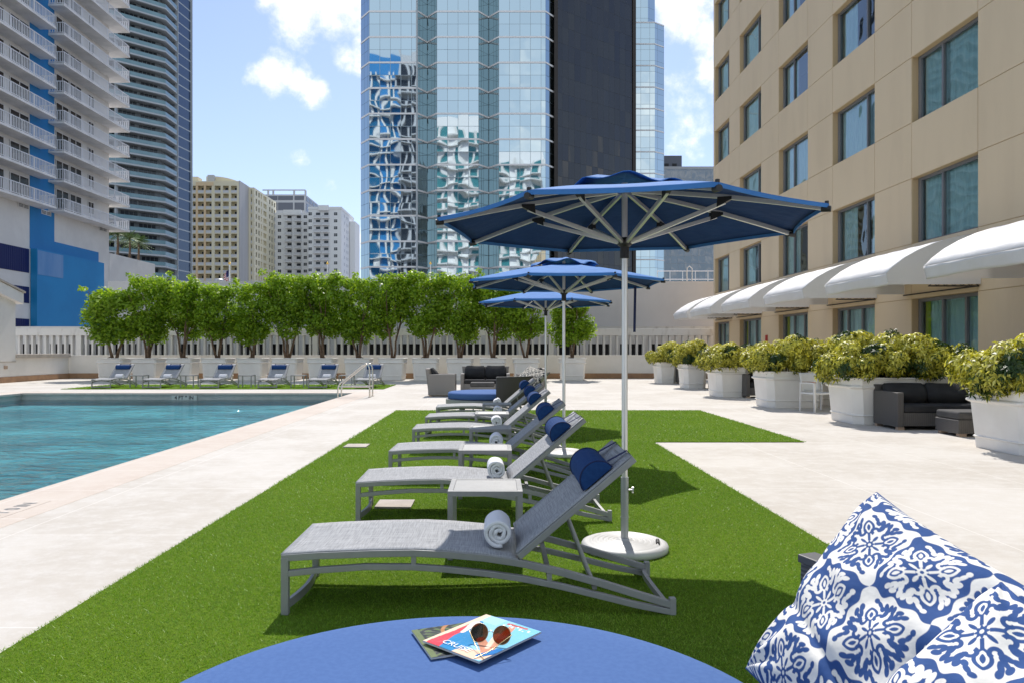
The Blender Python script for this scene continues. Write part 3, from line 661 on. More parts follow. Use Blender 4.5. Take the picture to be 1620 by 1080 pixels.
# ---- damask pillow: print worked out per vertex on a dense sheet
def damask(u, v):
    # ogee lattice with wavy borders; neighbours swap ground and figure
    uw = u + .055 * np.sin(2 * np.pi * v * 2) * 0 + .030 * np.sin(2 * np.pi * v * 3 + np.pi * np.floor(u + .5)); vw = v + .030 * np.sin(2 * np.pi * u * 3 + np.pi * np.floor(v + .5))
    cx, cy = np.floor(uw), np.floor(vw); x = u - cx - .5; y = v - cy - .5; par = (cx + cy) % 2; r = np.hypot(x, y); th = np.arctan2(y, x)
    ax, ay = np.abs(x), np.abs(y); sw = (x * y < 0); p = np.where(sw, ay, ax); q_ = np.where(sw, ax, ay)      # pinwheel: four-fold turn symmetry
    a, b = np.maximum(ax, ay), np.minimum(ax, ay)
    def el(X, Y, px, py, rx, ry, ang):
        c, s_ = math.cos(R(ang)), math.sin(R(ang)); dx, dy = X - px, Y - py; return ((dx*c + dy*s_) / (rx * 1.12)) ** 2 + ((-dx*s_ + dy*c) / (ry * 1.32)) ** 2 < 1
    def arc(X, Y, px, py, rr, w_, a0, a1):
        dx, dy = X - px, Y - py; t = np.degrees(np.arctan2(dy, dx)) % 360; rad = np.hypot(dx, dy); ok = ((t >= a0) & (t <= a1)) if a0 < a1 else ((t >= a0) | (t <= a1)); return (np.abs(rad - rr) < w_ * 1.2) & ok
    mo = (r < .060 + .012 * np.cos(8 * th)) & (r > .022)
    mo |= el(ax, ay, .118, .0, .046, .017, 0) | el(ax, ay, .0, .118, .017, .046, 0)
    # diagonal bud with an inner leaf
    D, E = (p + q_) / math.sqrt(2), (p - q_) / math.sqrt(2)
    bud = (np.abs(E) < .085 * np.sin(np.clip((D - .17) / .25, 0, 1) * np.pi) ** .7) & (D > .17) & (D < .42)
    inn = (np.abs(E) < .050 * np.sin(np.clip((D - .20) / .18, 0, 1) * np.pi) ** .7) & (D > .20) & (D < .38)
    core = (np.abs(E) < .024 * np.sin(np.clip((D - .235) / .11, 0, 1) * np.pi) ** .7) & (D > .235) & (D < .345)
    mo |= (bud & ~inn) | core | ((np.abs(E) < .019) & (D > .07) & (D < .19))
    # curled leaves both sides of the bud and a three-lobed palmette on one axis of each quarter
    for (X, Y) in ((p, q_),):
        mo |= arc(X, Y, .215, .085, .048, .019, 300, 190) | el(X, Y, .262, .060, .030, .024, 0)
        mo |= el(X, Y, .315, .055, .060, .030, 8) | el(X, Y, .385, .105, .052, .030, 38) | el(X, Y, .395, .030, .048, .026, -6) | el(X, Y, .345, .155, .046, .024, 62)
        mo |= arc(X, Y, .090, .225, .045, .018, 100, 20) | el(X, Y, .055, .305, .026, .058, 12) | el(X, Y, .105, .335, .022, .062, -16) | el(X, Y, .165, .345, .024, .055, -42) | el(X, Y, .03, .395, .030, .045, 0) | el(X, Y, .135, .405, .05, .024, 20) | el(X, Y, .225, .385, .05, .024, 28)
        mo |= el(X, Y, .385, .225, .024, .046, -24) | el(X, Y, .405, .30, .03, .03, 0)
    return np.where(par > .5, ~mo, mo)
def pillow(name, label, corners, n, cell, blue, white, group, thick=.085, off=(0.3, 0.1)):
    T_, L_, R_ = [Vector(c) for c in corners]; e1 = (L_ - T_); e2 = (R_ - T_); nrm = e1.cross(e2).normalized(); cen = T_ + (e1 + e2) / 2
    g_ = np.linspace(-1, 1, n + 1); U, Vv = np.meshgrid(g_, g_)
    k = .075
    sx = U * (1 - k * (1 - Vv ** 2)) ; sy = Vv * (1 - k * (1 - U ** 2)); prof = np.clip((1 - U ** 2) * (1 - Vv ** 2), 0, 1)
    h = thick * prof ** .40
    wr = .006 * np.sin(9 * U + 4 * Vv + 2 * np.sin(3 * Vv)) * prof ** .5 + .005 * np.sin(13 * Vv - 6 * U) * np.sqrt(prof)
    cr_ = np.hypot(1 - np.abs(U), 1 - np.abs(Vv)); an_ = np.arctan2(1 - np.abs(Vv), 1 - np.abs(U))
    wr = wr + .007 * np.exp(-(cr_ / .55) ** 2) * np.sin(an_ * 11) * np.clip(cr_ * 4, 0, 1) + .005 * np.sin(5 * U - 7 * Vv + 3 * np.sin(4 * U)) * prof ** .3
    crease = -.016 * np.exp(-((U - Vv * .25 - .55) / .06) ** 2) * prof ** .3
    E1, E2, NN, CC = map(np.array, (e1 / 2, e2 / 2, nrm, cen))
    base = CC + sx[..., None] * E1 + sy[..., None] * E2; fr = base + (h + wr + crease)[..., None] * NN; bk = base - (h + wr)[..., None] * NN
    ss = 3; acc = 0; st = 2 / n
    for i in range(ss):
        for j in range(ss):
            uu = U + ((i + .5) / ss - .5) * st; vv = Vv + ((j + .5) / ss - .5) * st
            acc = acc + damask((uu * .5 * np.linalg.norm(e1) / cell) + off[0] + .08 * np.sin(2 * vv), (vv * .5 * np.linalg.norm(e2) / cell) + off[1])
    t_ = (acc / ss ** 2)[..., None]; C = np.array(white) * (1 - t_) + np.array(blue) * t_
    m_ = n + 1; idx = np.arange(m_ * m_).reshape(m_, m_); q = np.stack([idx[:-1, :-1], idx[:-1, 1:], idx[1:, 1:], idx[1:, :-1]], -1).reshape(-1, 4)
    V_ = np.concatenate([fr.reshape(-1, 3), bk.reshape(-1, 3)]); Q = np.concatenate([q, q[:, ::-1] + m_ * m_]); CA = np.concatenate([C.reshape(-1, 3)] * 2)
    root = thing(name, label, 'cushion', tuple(cen), 0, group); V_ = V_ - np.array(cen)
    np_mesh('cover', V_, Q, M['print'], root, smooth=True, colattr=CA)
    sm = MB(); bd = [(-1 + 2*i/40, -1) for i in range(41)] + [(1, -1 + 2*i/40) for i in range(1, 41)] + [(1 - 2*i/40, 1) for i in range(1, 41)] + [(-1, 1 - 2*i/40) for i in range(1, 41)]
    pts = [Vector(CC - np.array(cen) + a*(1-k*(1-b*b))*E1 + b*(1-k*(1-a*a))*E2) for a, b in bd]
    sm.tube(pts, .0028, 5, cap=False); sm.build('seam_piping', mat('seam', blue, .8), root, smooth=True)
    return root
BL_, WH_ = (.034, .085, .245), (.80, .77, .70)
pillow('patterned_cushion', 'big blue and white patterned cushion with a pointed top corner, leaning on the daybed back',
       [(.917, 1.753, 1.054), (.556, 1.615, .692), (1.01, 1.116, .93)], 520, .172, BL_, WH_, 'patterned cushions', .130, (.30, .42))
pillow('patterned_cushion', 'second blue and white patterned cushion, cut off at the lower right corner',
       [(.88, 1.267, .993), (.475, 1.173, .7255), (.96, .79, .83)], 520, .20, BL_, WH_, 'patterned cushions', .125, (.20, .35))
pillow('patterned_cushion', 'black and cream patterned cushion on the far round daybed',
       [(.72, 15.75, 1.04), (.27, 15.35, .60), (1.12, 15.1, .92)], 140, .20, (.012, .014, .03), (.66, .62, .52), 'patterned cushions', .10, (.1, .3))

# ---- magazines and sunglasses
def lin(c): c = np.array(c) / 255.; return np.where(c < .04, c / 12.92, ((c + .055) / 1.055) ** 2.4)
def magazine(label, corners, z, draw, th=.006, title=None):
    L_, B_, T_ = corners; e1 = Vector((B_.x-L_.x, B_.y-L_.y, 0)); e2 = Vector((T_.x-L_.x, T_.y-L_.y, 0))
    e2 = e2 - e1 * (e2.dot(e1) / e1.length_squared); w_, h_ = e1.length, e2.length
    r = thing('magazine', label, 'magazine', (L_.x, L_.y, z), math.atan2(e1.y, e1.x), 'magazines on the daybed')
    n, m_ = 130, 160; s, t_ = np.meshgrid(np.linspace(0, 1, n), np.linspace(0, 1, m_)); C = draw(s, t_)
    zz = th + .0012 * np.sin(s * 3.1) + .004 * np.clip(s - .75, 0, 1) ** 1.2
    V_ = np.stack([s * w_, t_ * h_, zz], -1).reshape(-1, 3); idx = np.arange(n * m_).reshape(m_, n)
    q = np.stack([idx[:-1, :-1], idx[:-1, 1:], idx[1:, 1:], idx[1:, :-1]], -1).reshape(-1, 4)
    np_mesh('cover', V_, q, M['cover'], r, colattr=C.reshape(-1, 3), smooth=True)
    MB().box(0, w_, 0, h_, .0004, th - .0004).build('pages', M['paper'], r)
    if title: text_part(title, .034, M['white_ink'], 'title', r, (w_ * .48, h_ * .115, th + .0035), (0, 0, 0))
    return r, w_, h_
def cover_a(s, t):
    C = np.zeros(s.shape + (3,)) + lin((150, 205, 232))
    def put(mk, c): C[mk] = lin(c)
    def seg(x0, y0, x1, y1, r0, r1):
        dx, dy = x1-x0, y1-y0; k = np.clip(((s-x0)*dx + (t-y0)*dy) / (dx*dx+dy*dy), 0, 1); return np.hypot(s-x0-k*dx, t-y0-k*dy) < r0 + (r1-r0) * k
    put((t < .95 - .9 * s) & (s < .6), (40, 135, 190)); put((s + .35 * t > .9), (130, 200, 230)); put((t > .8) & (s < .4), (170, 215, 235))
    put(s < .16 - .06 * t, (236, 212, 186)); put((s > .10 - .05*t) & (s < .30 - .35 * t) | seg(.12, .05, .14, .55, .07, .05), (226, 70, 84)); put(seg(.2, .44, .12, .72, .03, .06), (246, 226, 214))
    put(seg(.62, .02, .98, .16, .10, .12), (240, 205, 178)); put(seg(.55, .42, .86, .24, .05, .07), (206, 140, 110)); put(seg(.86, .24, .62, .86, .075, .05), (214, 150, 122))
    put(seg(.80, .30, .62, .62, .03, .035), (244, 214, 190)); put(seg(.88, .1, .98, .3, .04, .07), (30, 120, 190)); put(seg(.5, .93, .8, .95, .025, .02), (190, 90, 80))
    put((s > .45) & (s < .9) & (t > .86) & (t < .93) & (np.sin(s * 95) + np.sin(t * 60 + s * 40) > .75), (250, 250, 250))
    return C
def cover_b(s, t):
    nz = np.sin(s * 31 + 4 * np.sin(t * 9)) * np.sin(t * 27 + 3 * np.sin(s * 13)); C = np.zeros(s.shape + (3,)) + lin((58, 60, 58))
    C[nz > .2] = lin((96, 98, 90)); C[nz > .55] = lin((100, 118, 70)); C[nz < -.55] = lin((48, 60, 52)); C[(np.abs(np.hypot(s - .25, t - .7) - .35) < .025)] = lin((186, 130, 84)); C[(t < .08)] = lin((112, 124, 84))
    return C
q = lambda x, y, z: gp(x, y, z)
zm = BEDZ + .002
r2, _, _ = magazine('lower magazine with a dark leafy cover, poking out under the glossy one', (q(651, 999, zm), q(682, 1043, zm), q(768, 980, zm)), zm, cover_b, .006)
r1, mw, mh = magazine('top magazine with a pool-blue cover titled CRUISE, under the sunglasses', (q(669, 1022, zm), q(758, 1056.5, zm), q(771.8, 980.5, zm)), zm + .0125, cover_a, .006, 'CRUISE')
zs = zm + .0125 + .0075
a = q(759, 998, zs + .03); b = q(794.5, 1002, zs + .03); cg = (a + b) / 2; rz = math.atan2(b.y - a.y, b.x - a.x)
sg = thing('sunglasses', 'round brown sunglasses with thin gold wire lying on the magazines', 'sunglasses', (cg.x, cg.y, zs), rz)
half = (b - a).length / 2; lr = .0265; tilt = R(58)
def lp(cx, u, v): return (cx + u, -.004 + v * math.cos(tilt) * 1.0, .028 + v * math.sin(tilt))
for sx in (-1, 1):
    cx = sx * half; ring = [lp(cx, lr * math.cos(2*math.pi*k/28), lr * math.sin(2*math.pi*k/28)) for k in range(28)]
    m = MB(); m.add([lp(cx, 0, 0)] + ring, [(0, 1 + k, 1 + (k+1) % 28) for k in range(28)]); le = m.build('lens', M['lens'], sg, solid=.0018)
    MB().tube(ring + ring[:1], .0011, 6, cap=False).build('rim', M['wire'], le, smooth=True)
    e = lp(cx, sx * lr, .006); MB().tube([e, (e[0] + sx*.004, e[1] - .006, e[2] - .001), (e[0] - sx * .045, e[1] - .075, .006), (e[0] - sx * .075, e[1] - .115, .001)], .0011, 6).build('temple', M['wire'], sg, smooth=True)
MB().tube([lp(-half + lr, 0, .004), (0, 0, .037), lp(half - lr, 0, .004)], .0012, 6).build('bridge', M['wire'], sg, smooth=True)

# ------------------------------------------------------------------ planters, trees and shrubs
def octa(w, d, ch, z, ins=0):
    x, y = w / 2 - ins, d / 2 - ins; return [(-x+ch,-y,z),(x-ch,-y,z),(x,-y+ch,z),(x,y-ch,z),(x-ch,y,z),(-x+ch,y,z),(-x,y-ch,z),(-x,-y+ch,z)]
def make_planter(w, d, h, ch, label, group, loc):
    r = thing('planter', label, 'planter', loc, 0, group)
    pr = [(.085, 0), (.08, .012), (.072, .175), (.055, .185), (.053, .20), (.07, .21), (.035, .755), (.015, .765), (-.008, .785), (-.012, .80), (-.004, .82), (.02, .832), (.012, .95), (-.012, .962), (-.018, .985), (-.005, 1.0), (.05, 1.0), (.06, .985), (.065, .93)]
    m = MB(); m.loft([octa(w, d, ch, z * h, i) for i, z in pr], cap=False); pt = m.build('pot', M['planter'], r, bevel=.006)
    MB().add(octa(w, d, ch, .94 * h, .06), [tuple(range(8))]).add(octa(w, d, ch, .004, .106), [tuple(range(8))[::-1]]).build('soil', M['soil'], r)
    return r
def leaf_cloud(pts, nrm, size, tint, wide=.6, droop=0):
    n = len(pts); a = rng.normal(0, 1, (n, 3)); a /= np.linalg.norm(a, axis=1)[:, None]; nn = nrm + rng.normal(0, .55, (n, 3)); nn /= np.linalg.norm(nn, axis=1)[:, None]
    u = np.cross(nn, a); u /= np.linalg.norm(u, axis=1)[:, None] + 1e-9; v = np.cross(nn, u); s = (size * rng.uniform(.65, 1.3, n))[:, None]
    A = pts - u * s * .5; Bv = pts + v * s * wide * .5 - nn * s * .06; C = pts + u * s * .5; D = pts - v * s * wide * .5 - nn * s * .06
    V = np.stack([A, Bv, C, D], 1).reshape(-1, 3); return V, np.arange(4 * n).reshape(-1, 4), np.repeat(tint, 4)
def crown_pts(n, cx, rx, zb, zt, seed, lumps=34):
    g_ = np.random.default_rng(seed); P = []; N_ = []
    L = []
    for k in range(lumps):
        a = g_.uniform(0, 2 * np.pi); rr = g_.uniform(.25, 1) ** .6; zz = g_.uniform(0, 1)
        wz = 1 - .45 * abs(zz - .5) * 2 if zz > .5 else .55 + .45 * zz * 2
        L.append((cx + rx * .78 * rr * wz * math.cos(a), rx * .78 * rr * wz * math.sin(a), zb + .25 + (zt - zb - .5) * zz, g_.uniform(.30, .52)))
    for k in range(9): a = g_.uniform(0, 2*np.pi); L.append((cx + rx * .5 * math.cos(a), rx * .5 * math.sin(a), zt - g_.uniform(.1, .4), g_.uniform(.18, .30)))
    for k in range(16): a = g_.uniform(0, 2*np.pi); f = g_.uniform(.5, .98); zz = g_.uniform(.25, 1.05); L.append((cx + rx * f * math.cos(a), rx * f * math.sin(a), zb + (zt - zb) * zz, g_.uniform(.13, .22)))
    w = np.array([l[3] ** 2 for l in L]); w /= w.sum(); ch = g_.choice(len(L), n, p=w); La = np.array(L)
    d = g_.normal(0, 1, (n, 3)); d /= np.linalg.norm(d, axis=1)[:, None]; rad = La[ch, 3] * g_.uniform(.55, 1.12, n)
    P = La[ch, :3] + d * rad[:, None] * np.array([1.05, 1.05, .9]); return P, d
def make_tree(seed, zb, zt, rx, nl):
    r = thing('tree', 'x', 'tree')
    g_ = random.Random(seed); m = MB(); n = g_.choice((2, 3, 3)); 
    for k in range(n):
        a = 2 * math.pi * k / n + g_.uniform(-.4, .4); sp = g_.uniform(.25, .5); pts = [(.05 * math.cos(a), .05 * math.sin(a), -.06)]
        for j in range(1, 6):
            t = j / 5; pts.append((.05 * math.cos(a) + sp * t * math.cos(a) + g_.uniform(-.04, .04), sp * t * math.sin(a) * .8 + g_.uniform(-.04, .04), (zb + .9) * t))
        m.tube(pts, [.062, .052, .046, .040, .034, .026], 8)
        for b in range(4):
            p = Vector(pts[3 + b % 3]); aa = a + g_.uniform(-1.3, 1.3); q = p + Vector((math.cos(aa) * .5, math.sin(aa) * .5, .55 + .3 * b)); mid = p.lerp(q, .5) + Vector((0, 0, -.06)); m.tube([p, mid, q], [.024, .018, .010], 6)
    m.tube([(-.25, -.1, .0), (-.1, -.12, .08), (0, 0, .02)], [.02, .022, .03], 6)
    m.build('trunk', M['bark'], r, smooth=True)
    P, d = crown_pts(nl, 0, rx, zb, zt, seed); hh = (P[:, 2] - zb) / (zt - zb)
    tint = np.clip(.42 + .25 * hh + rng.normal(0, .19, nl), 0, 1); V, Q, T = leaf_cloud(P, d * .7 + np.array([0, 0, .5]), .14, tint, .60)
    np_mesh('crown', V, Q, M['leaf'], r, attr=T); return r
ppx = [183, 236, 291, 346, 401, 456, 511, 568, 622, 674, 728, 780, 832, 905]
tops = [462, 437, 446, 452, 450, 436, 434, 440, 436, 434, 434, 444, 452, 474]
PN = ['leftmost white planter beyond the pool, beside the blank white wall', 'second white planter from the left in the far row', 'third white planter from the left, behind the second far lounger', 'fourth white planter from the left in the far row',
      'fifth white planter from the left, behind the third far lounger', 'sixth white planter from the left, behind the fourth far lounger', 'seventh white planter from the left, behind the fifth far lounger', 'eighth white planter from the left, behind the pool handrail',
      'ninth white planter from the left, left of the wicker armchair', 'white planter right behind the far wicker armchair', 'white planter behind the left half of the far wicker sofa', 'white planter behind the right half of the far wicker sofa',
      'white planter behind the far patterned cushion', 'rightmost white planter of the far row, past a gap']
TN = [p.replace('white planter', 'leafy tree in the white planter') for p in PN]
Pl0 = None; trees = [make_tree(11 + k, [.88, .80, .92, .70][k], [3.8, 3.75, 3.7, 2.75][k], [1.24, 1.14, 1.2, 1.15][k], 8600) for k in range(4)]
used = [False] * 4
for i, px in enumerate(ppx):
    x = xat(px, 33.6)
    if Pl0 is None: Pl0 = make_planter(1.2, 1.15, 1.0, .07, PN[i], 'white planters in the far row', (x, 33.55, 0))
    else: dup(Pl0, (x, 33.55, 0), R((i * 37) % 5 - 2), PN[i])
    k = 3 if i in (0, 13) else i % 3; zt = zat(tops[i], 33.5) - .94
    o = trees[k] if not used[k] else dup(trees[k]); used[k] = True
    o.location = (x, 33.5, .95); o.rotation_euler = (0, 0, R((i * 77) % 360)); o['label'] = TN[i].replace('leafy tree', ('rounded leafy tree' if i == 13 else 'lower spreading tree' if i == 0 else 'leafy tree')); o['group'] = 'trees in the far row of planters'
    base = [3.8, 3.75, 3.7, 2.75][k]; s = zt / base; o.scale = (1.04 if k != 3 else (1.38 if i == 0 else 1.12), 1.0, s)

def make_shrub(seed, w, d, h, label):
    g_ = np.random.default_rng(seed); n = int(1600 * (w * d) ** .5 * 1.5)
    C = []
    nl = 18
    lx = g_.uniform(-.5, .5, nl) * w; ly = g_.uniform(-.5, .5, nl) * d; lz = h * g_.uniform(.35, .72, nl) * (1 - .5 * (np.abs(lx / w) * 2) ** 3); lr = g_.uniform(.22, .34, nl)
    k2 = 12; aa = 2 * np.pi * np.arange(k2) / k2; lx = np.append(lx, .47 * w * np.sign(np.cos(aa)) * np.abs(np.cos(aa)) ** .6); ly = np.append(ly, .47 * d * np.sign(np.sin(aa)) * np.abs(np.sin(aa)) ** .6); lz = np.append(lz, h * g_.uniform(.16, .36, k2)); lr = np.append(lr, g_.uniform(.2, .27, k2)); nl += k2
    ch = g_.integers(0, nl, n); dd = g_.normal(0, 1, (n, 3)); dd[:, 2] = dd[:, 2] * .9 + .25; dd /= np.linalg.norm(dd, axis=1)[:, None]
    P = np.stack([lx, ly, lz], 1)[ch] + dd * (lr[ch] * g_.uniform(.8, 1.08, n))[:, None]; P[:, 2] = np.maximum(P[:, 2], -.12 + g_.uniform(0, .12, n))
    green = (np.sin(P[:, 0] * 5 + seed) * np.sin(P[:, 1] * 4 + P[:, 2] * 6 + seed * 2) > .55)
    Vs, Ts = [], []
    for j in range(7):                                  # whorl of leaflets
        a = 2 * np.pi * j / 7 + g_.uniform(0, .5, n); up = dd + g_.normal(0, .35, (n, 3)); up /= np.linalg.norm(up, axis=1)[:, None]
        t1 = np.cross(up, np.array([.3, .2, .9]) + g_.normal(0, .05, (n, 3))); t1 /= np.linalg.norm(t1, axis=1)[:, None]; t2 = np.cross(up, t1)
        dr = t1 * np.cos(a)[:, None] + t2 * np.sin(a)[:, None]; sd_ = np.cross(up, dr); s = (.078 * g_.uniform(.7, 1.25, n))[:, None]
        dn = np.array([0, 0, -.35]); A = P; B = P + dr * s * .5 + sd_ * s * .2; E = P + dr * s * 1.0 + dn * s; Dd = P + dr * s * .5 - sd_ * s * .2
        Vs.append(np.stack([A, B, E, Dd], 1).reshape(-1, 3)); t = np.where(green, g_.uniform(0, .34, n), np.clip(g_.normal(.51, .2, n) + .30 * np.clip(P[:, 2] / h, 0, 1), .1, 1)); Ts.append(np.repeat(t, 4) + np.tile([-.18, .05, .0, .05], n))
    V = np.concatenate(Vs); r = thing('shrub', label, 'shrub', group='yellow variegated shrubs in the planters by the hotel')
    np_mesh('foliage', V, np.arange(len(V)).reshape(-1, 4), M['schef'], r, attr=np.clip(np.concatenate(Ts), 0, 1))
    m = MB()
    for k in range(9):
        x, y = g_.uniform(-.35, .35) * w, g_.uniform(-.3, .3) * d; m.tube([(x * .6, y * .6, -.03), (x, y, h * .3), (x * 1.1, y * 1.1, h * .6)], [.014, .011, .007], 5)
    m.build('stem', M['bark'], r, smooth=True); return r
RP = [('nearest', 6.82, 9.35, 1.5, 1.3, .86), ('second', 6.62, 13.4, 1.48, 1.3, .88), ('third', 6.46, 17.25, 1.45, 1.2, .88), ('fourth', 6.44, 21.2, 1.0, 1.2, .88), ('fifth', 6.70, 25.9, .92, 1.1, .88), ('farthest', 6.62, 29.8, .9, 1.1, .88),
      ('a', 7.95, 14.2, 1.2, 1.1, .88), ('b', 8.1, 17.9, 1.2, 1.1, .88)]
PD = ['largest white planter at the right edge of the photo', 'white planter just left of the near black-cushioned sofa', 'white planter behind the white chair', 'white planter fourth from the right edge, left of a wicker seat',
      'white planter second last in the row towards the far wall', 'smallest looking white planter by the hotel, farthest away', 'white planter behind the near black-cushioned sofa', 'white planter tucked behind the white chair to its right']
SD = ['nearest yellow shrub, filling the right edge of the photo', 'long yellow shrub left of the near black-cushioned sofa', 'yellow shrub above the white chair', 'yellow shrub in the fourth planter from the right edge',
      'yellow shrub in the second last planter of the hotel row', 'smallest looking yellow shrub, nearest the far wall', 'yellow green shrub behind the near black-cushioned sofa', 'yellow green shrub half hidden behind the white chair']
for i, (_, x0, y0, w_, d_, h_) in enumerate(RP):
    cx, cy = x0 + w_ / 2 - .02, y0 + d_ / 2
    make_planter(w_, d_, h_, .14, PD[i], 'white planters by the hotel', (cx, cy, 0))
    s = make_shrub(40 + i, w_ + .26, d_ + .2, .92 if i < 3 else .85, SD[i]); s.location = (cx, cy, h_ * .95)

# ------------------------------------------------------------------ wicker furniture
def make_seat(name, label, cat, w, d, n, wk, cu, loc, rz, group=None, hb=.78, ha=.64):
    r = thing(name, label, cat, loc, rz, group); y0, y1 = -d / 2, d / 2; x0, x1 = -w / 2, w / 2; at_ = .11
    MB().box(x0 + at_, x1 - at_, y0 + .01, y1 - .12, .07, .30).build('base', M[wk], r, bevel=.008)
    for sx in (-1, 1):
        m = MB(); a, b = (x0, x0 + at_ - .002) if sx < 0 else (x1 - at_ + .002, x1); m.box(a, b, y0, y1, .05, ha); m.build('armrest', M[wk], r, bevel=.012)
    m = MB(); m.loft([[(x0 + at_, y1 - .118, .08), (x1 - at_, y1 - .118, .08), (x1 - at_, y1 - .0, .08), (x0 + at_, y1 - .0, .08)], [(x0 + .01, y1 - .03, hb), (x1 - .01, y1 - .03, hb), (x1 - .01, y1 + .08, hb), (x0 + .01, y1 + .08, hb)]]); m.build('back_panel', M[wk], r, bevel=.01)
    cw = (w - 2 * at_) / n
    for k in range(n):
        a = x0 + at_ + cw * k + .004; b = a + cw - .008
        MB().box(a, b, y0 + .0, y1 - .22, .302, .43).build('seat_cushion', M[cu], r, bevel=.035, seg=4)
        m = MB(); bz = .432
        def bc(u, v, a=a, b=b): return None
        lo = []
        for t in range(9):
            z = t / 8; th = .085 * math.sin(math.pi * (.12 + .80 * z)) + .02; yb = y1 - .135 + .085 * z; zz = bz + (hb - bz + .02) * z; inx = .05 * (2 * abs(z - .5)) ** 4
            row = []
            for q_ in range(12): u = q_ / 11; row.append((a + inx + (b - a - 2 * inx) * u, yb - th * 2 * math.sin(math.pi * (.1 + .8 * u)) ** .4, zz + .012 * math.sin(7 * u + k)))
            for q_ in range(11, -1, -1): u = q_ / 11; row.append((a + inx + (b - a - 2 * inx) * u, yb - .004, zz))
            lo.append(row)
        m.loft(lo); m.build('back_cushion', M[cu], r, smooth=True)
    for x in (x0 + .07, x1 - .07):
        for y in (y0 + .06, y1 - .06): MB().box(x - .055, x + .055, y - .04, y + .04, 0, .0495).build('foot', M['wood_foot'], r)
    return r
def make_ottoman(label, w, d, wk, cu, loc, h=.27, rz=0):
    r = thing('ottoman', label, 'ottoman', loc, rz, 'wicker ottomans')
    MB().box(-w/2, w/2, -d/2, d/2, .05, h).build('base', M[wk], r, bevel=.01); MB().box(-w/2 + .005, w/2 - .005, -d/2 + .005, d/2 - .005, h + .002, h + .13).build('cushion', M[cu], r, bevel=.035, seg=4)
    for x in (-w/2 + .09, w/2 - .09):
        for y in (-d/2 + .07, d/2 - .07): MB().box(x - .06, x + .06, y - .04, y + .04, 0, .0495).build('foot', M['wood_foot'], r)
    return r
make_seat('wicker_sofa', 'grey wicker sofa with black cushions between the two nearest hotel planters', 'sofa', 1.75, .82, 2, 'wicker', 'char', (7.83, 13.0, 0), 0, 'wicker sofas', .76, .65)
make_ottoman('low wicker ottoman with charcoal top in front of the near sofa', .95, .62, 'wicker', 'char_l', (7.86, 11.92, 0), .27)
make_seat('wicker_sofa', 'light grey wicker sofa with black cushions before the far planters', 'sofa', 1.58, .8, 2, 'wicker_l', 'char', (-.35, 23.6, 0), 0, 'wicker sofas', .84, .62)
make_ottoman('light wicker ottoman with brown grey top before the far sofa', .74, .62, 'wicker_l', 'char_l', (-.42, 22.2, 0), .27)
make_seat('wicker_armchair', 'light grey wicker armchair turned sideways left of the far sofa', 'armchair', .82, .80, 1, 'wicker_l', 'char', (-1.62, 21.95, 0), R(90), 'wicker armchairs', .82, .66)
make_seat('wicker_armchair', 'grey wicker armchair half hidden behind the far patterned cushion', 'armchair', .82, .80, 1, 'wicker_l', 'char', (1.02, 22.0, 0), R(-90), 'wicker armchairs', .82, .66)
make_seat('wicker_armchair', 'dark wicker seat between the third and fourth hotel planters', 'armchair', .95, .85, 1, 'wicker', 'char', (7.66, 21.3, 0), 0, 'wicker armchairs', .80, .68)
make_seat('wicker_armchair', 'dark wicker seat beside the fourth hotel planter, only its side showing', 'armchair', .9, .85, 1, 'wicker', 'char', (7.9, 25.3, 0), R(-8), 'wicker armchairs', .80, .68)
make_seat('wicker_armchair', 'farthest dark wicker seat, between the last two hotel planters', 'armchair', .9, .85, 1, 'wicker', 'char', (7.86, 29.6, 0), 0, 'wicker armchairs', .80, .68)
# white metal armchair
r = thing('patio_chair', 'white metal patio armchair with wooden arm tops in front of a planter', 'chair', (7.28, 16.45, 0), R(14))
m = MB(); m.grid(lambda u, v: (-.25 + .5 * u, -.24 + .46 * v, .43 - .025 * math.sin(math.pi * v) - .01 * math.sin(math.pi * u)), 8, 8); m.build('seat', M['white_paint'], r, smooth=True, solid=.012)
m = MB(); m.grid(lambda u, v: (-.25 + .5 * u, .22 + .10 * v + .02 * math.sin(math.pi * u), .44 + .42 * v), 8, 6); m.build('backrest', M['white_paint'], r, smooth=True, solid=.012)
for sx in (-1, 1):
    x = sx * .28
    MB().beam((x, -.26, 0), (x, -.25, .635), .03, .045).build('leg', M['white_paint'], r, bevel=.003); MB().beam((x, .25, 0), (x, .22, .625), .026, .035).build('leg', M['white_paint'], r, bevel=.003)
    ar = MB().beam((x, -.27, .648), (x, .24, .635), .045, .022).build('armrest', M['white_paint'], r, bevel=.003)
    MB().sweep([(-.28, .660), (-.2, .668), (0, .672), (.15, .664)], -.024, .024, .012).build('arm_top', M['arm_wood'], ar); a_ = [c for c in ar.children][0]; a_.rotation_euler = (0, 0, R(90)); a_.location = (x, 0, 0)
m = MB().beam((-.28, -.25, .41), (.28, -.25, .41), .03, .03).beam((-.28, .23, .41), (.28, .23, .41), .03, .03).beam((-.265, -.24, .41), (-.265, .22, .41), .025, .03).beam((.265, -.24, .41), (.265, .22, .41), .025, .03); m.build('seat_frame', M['white_paint'], r)

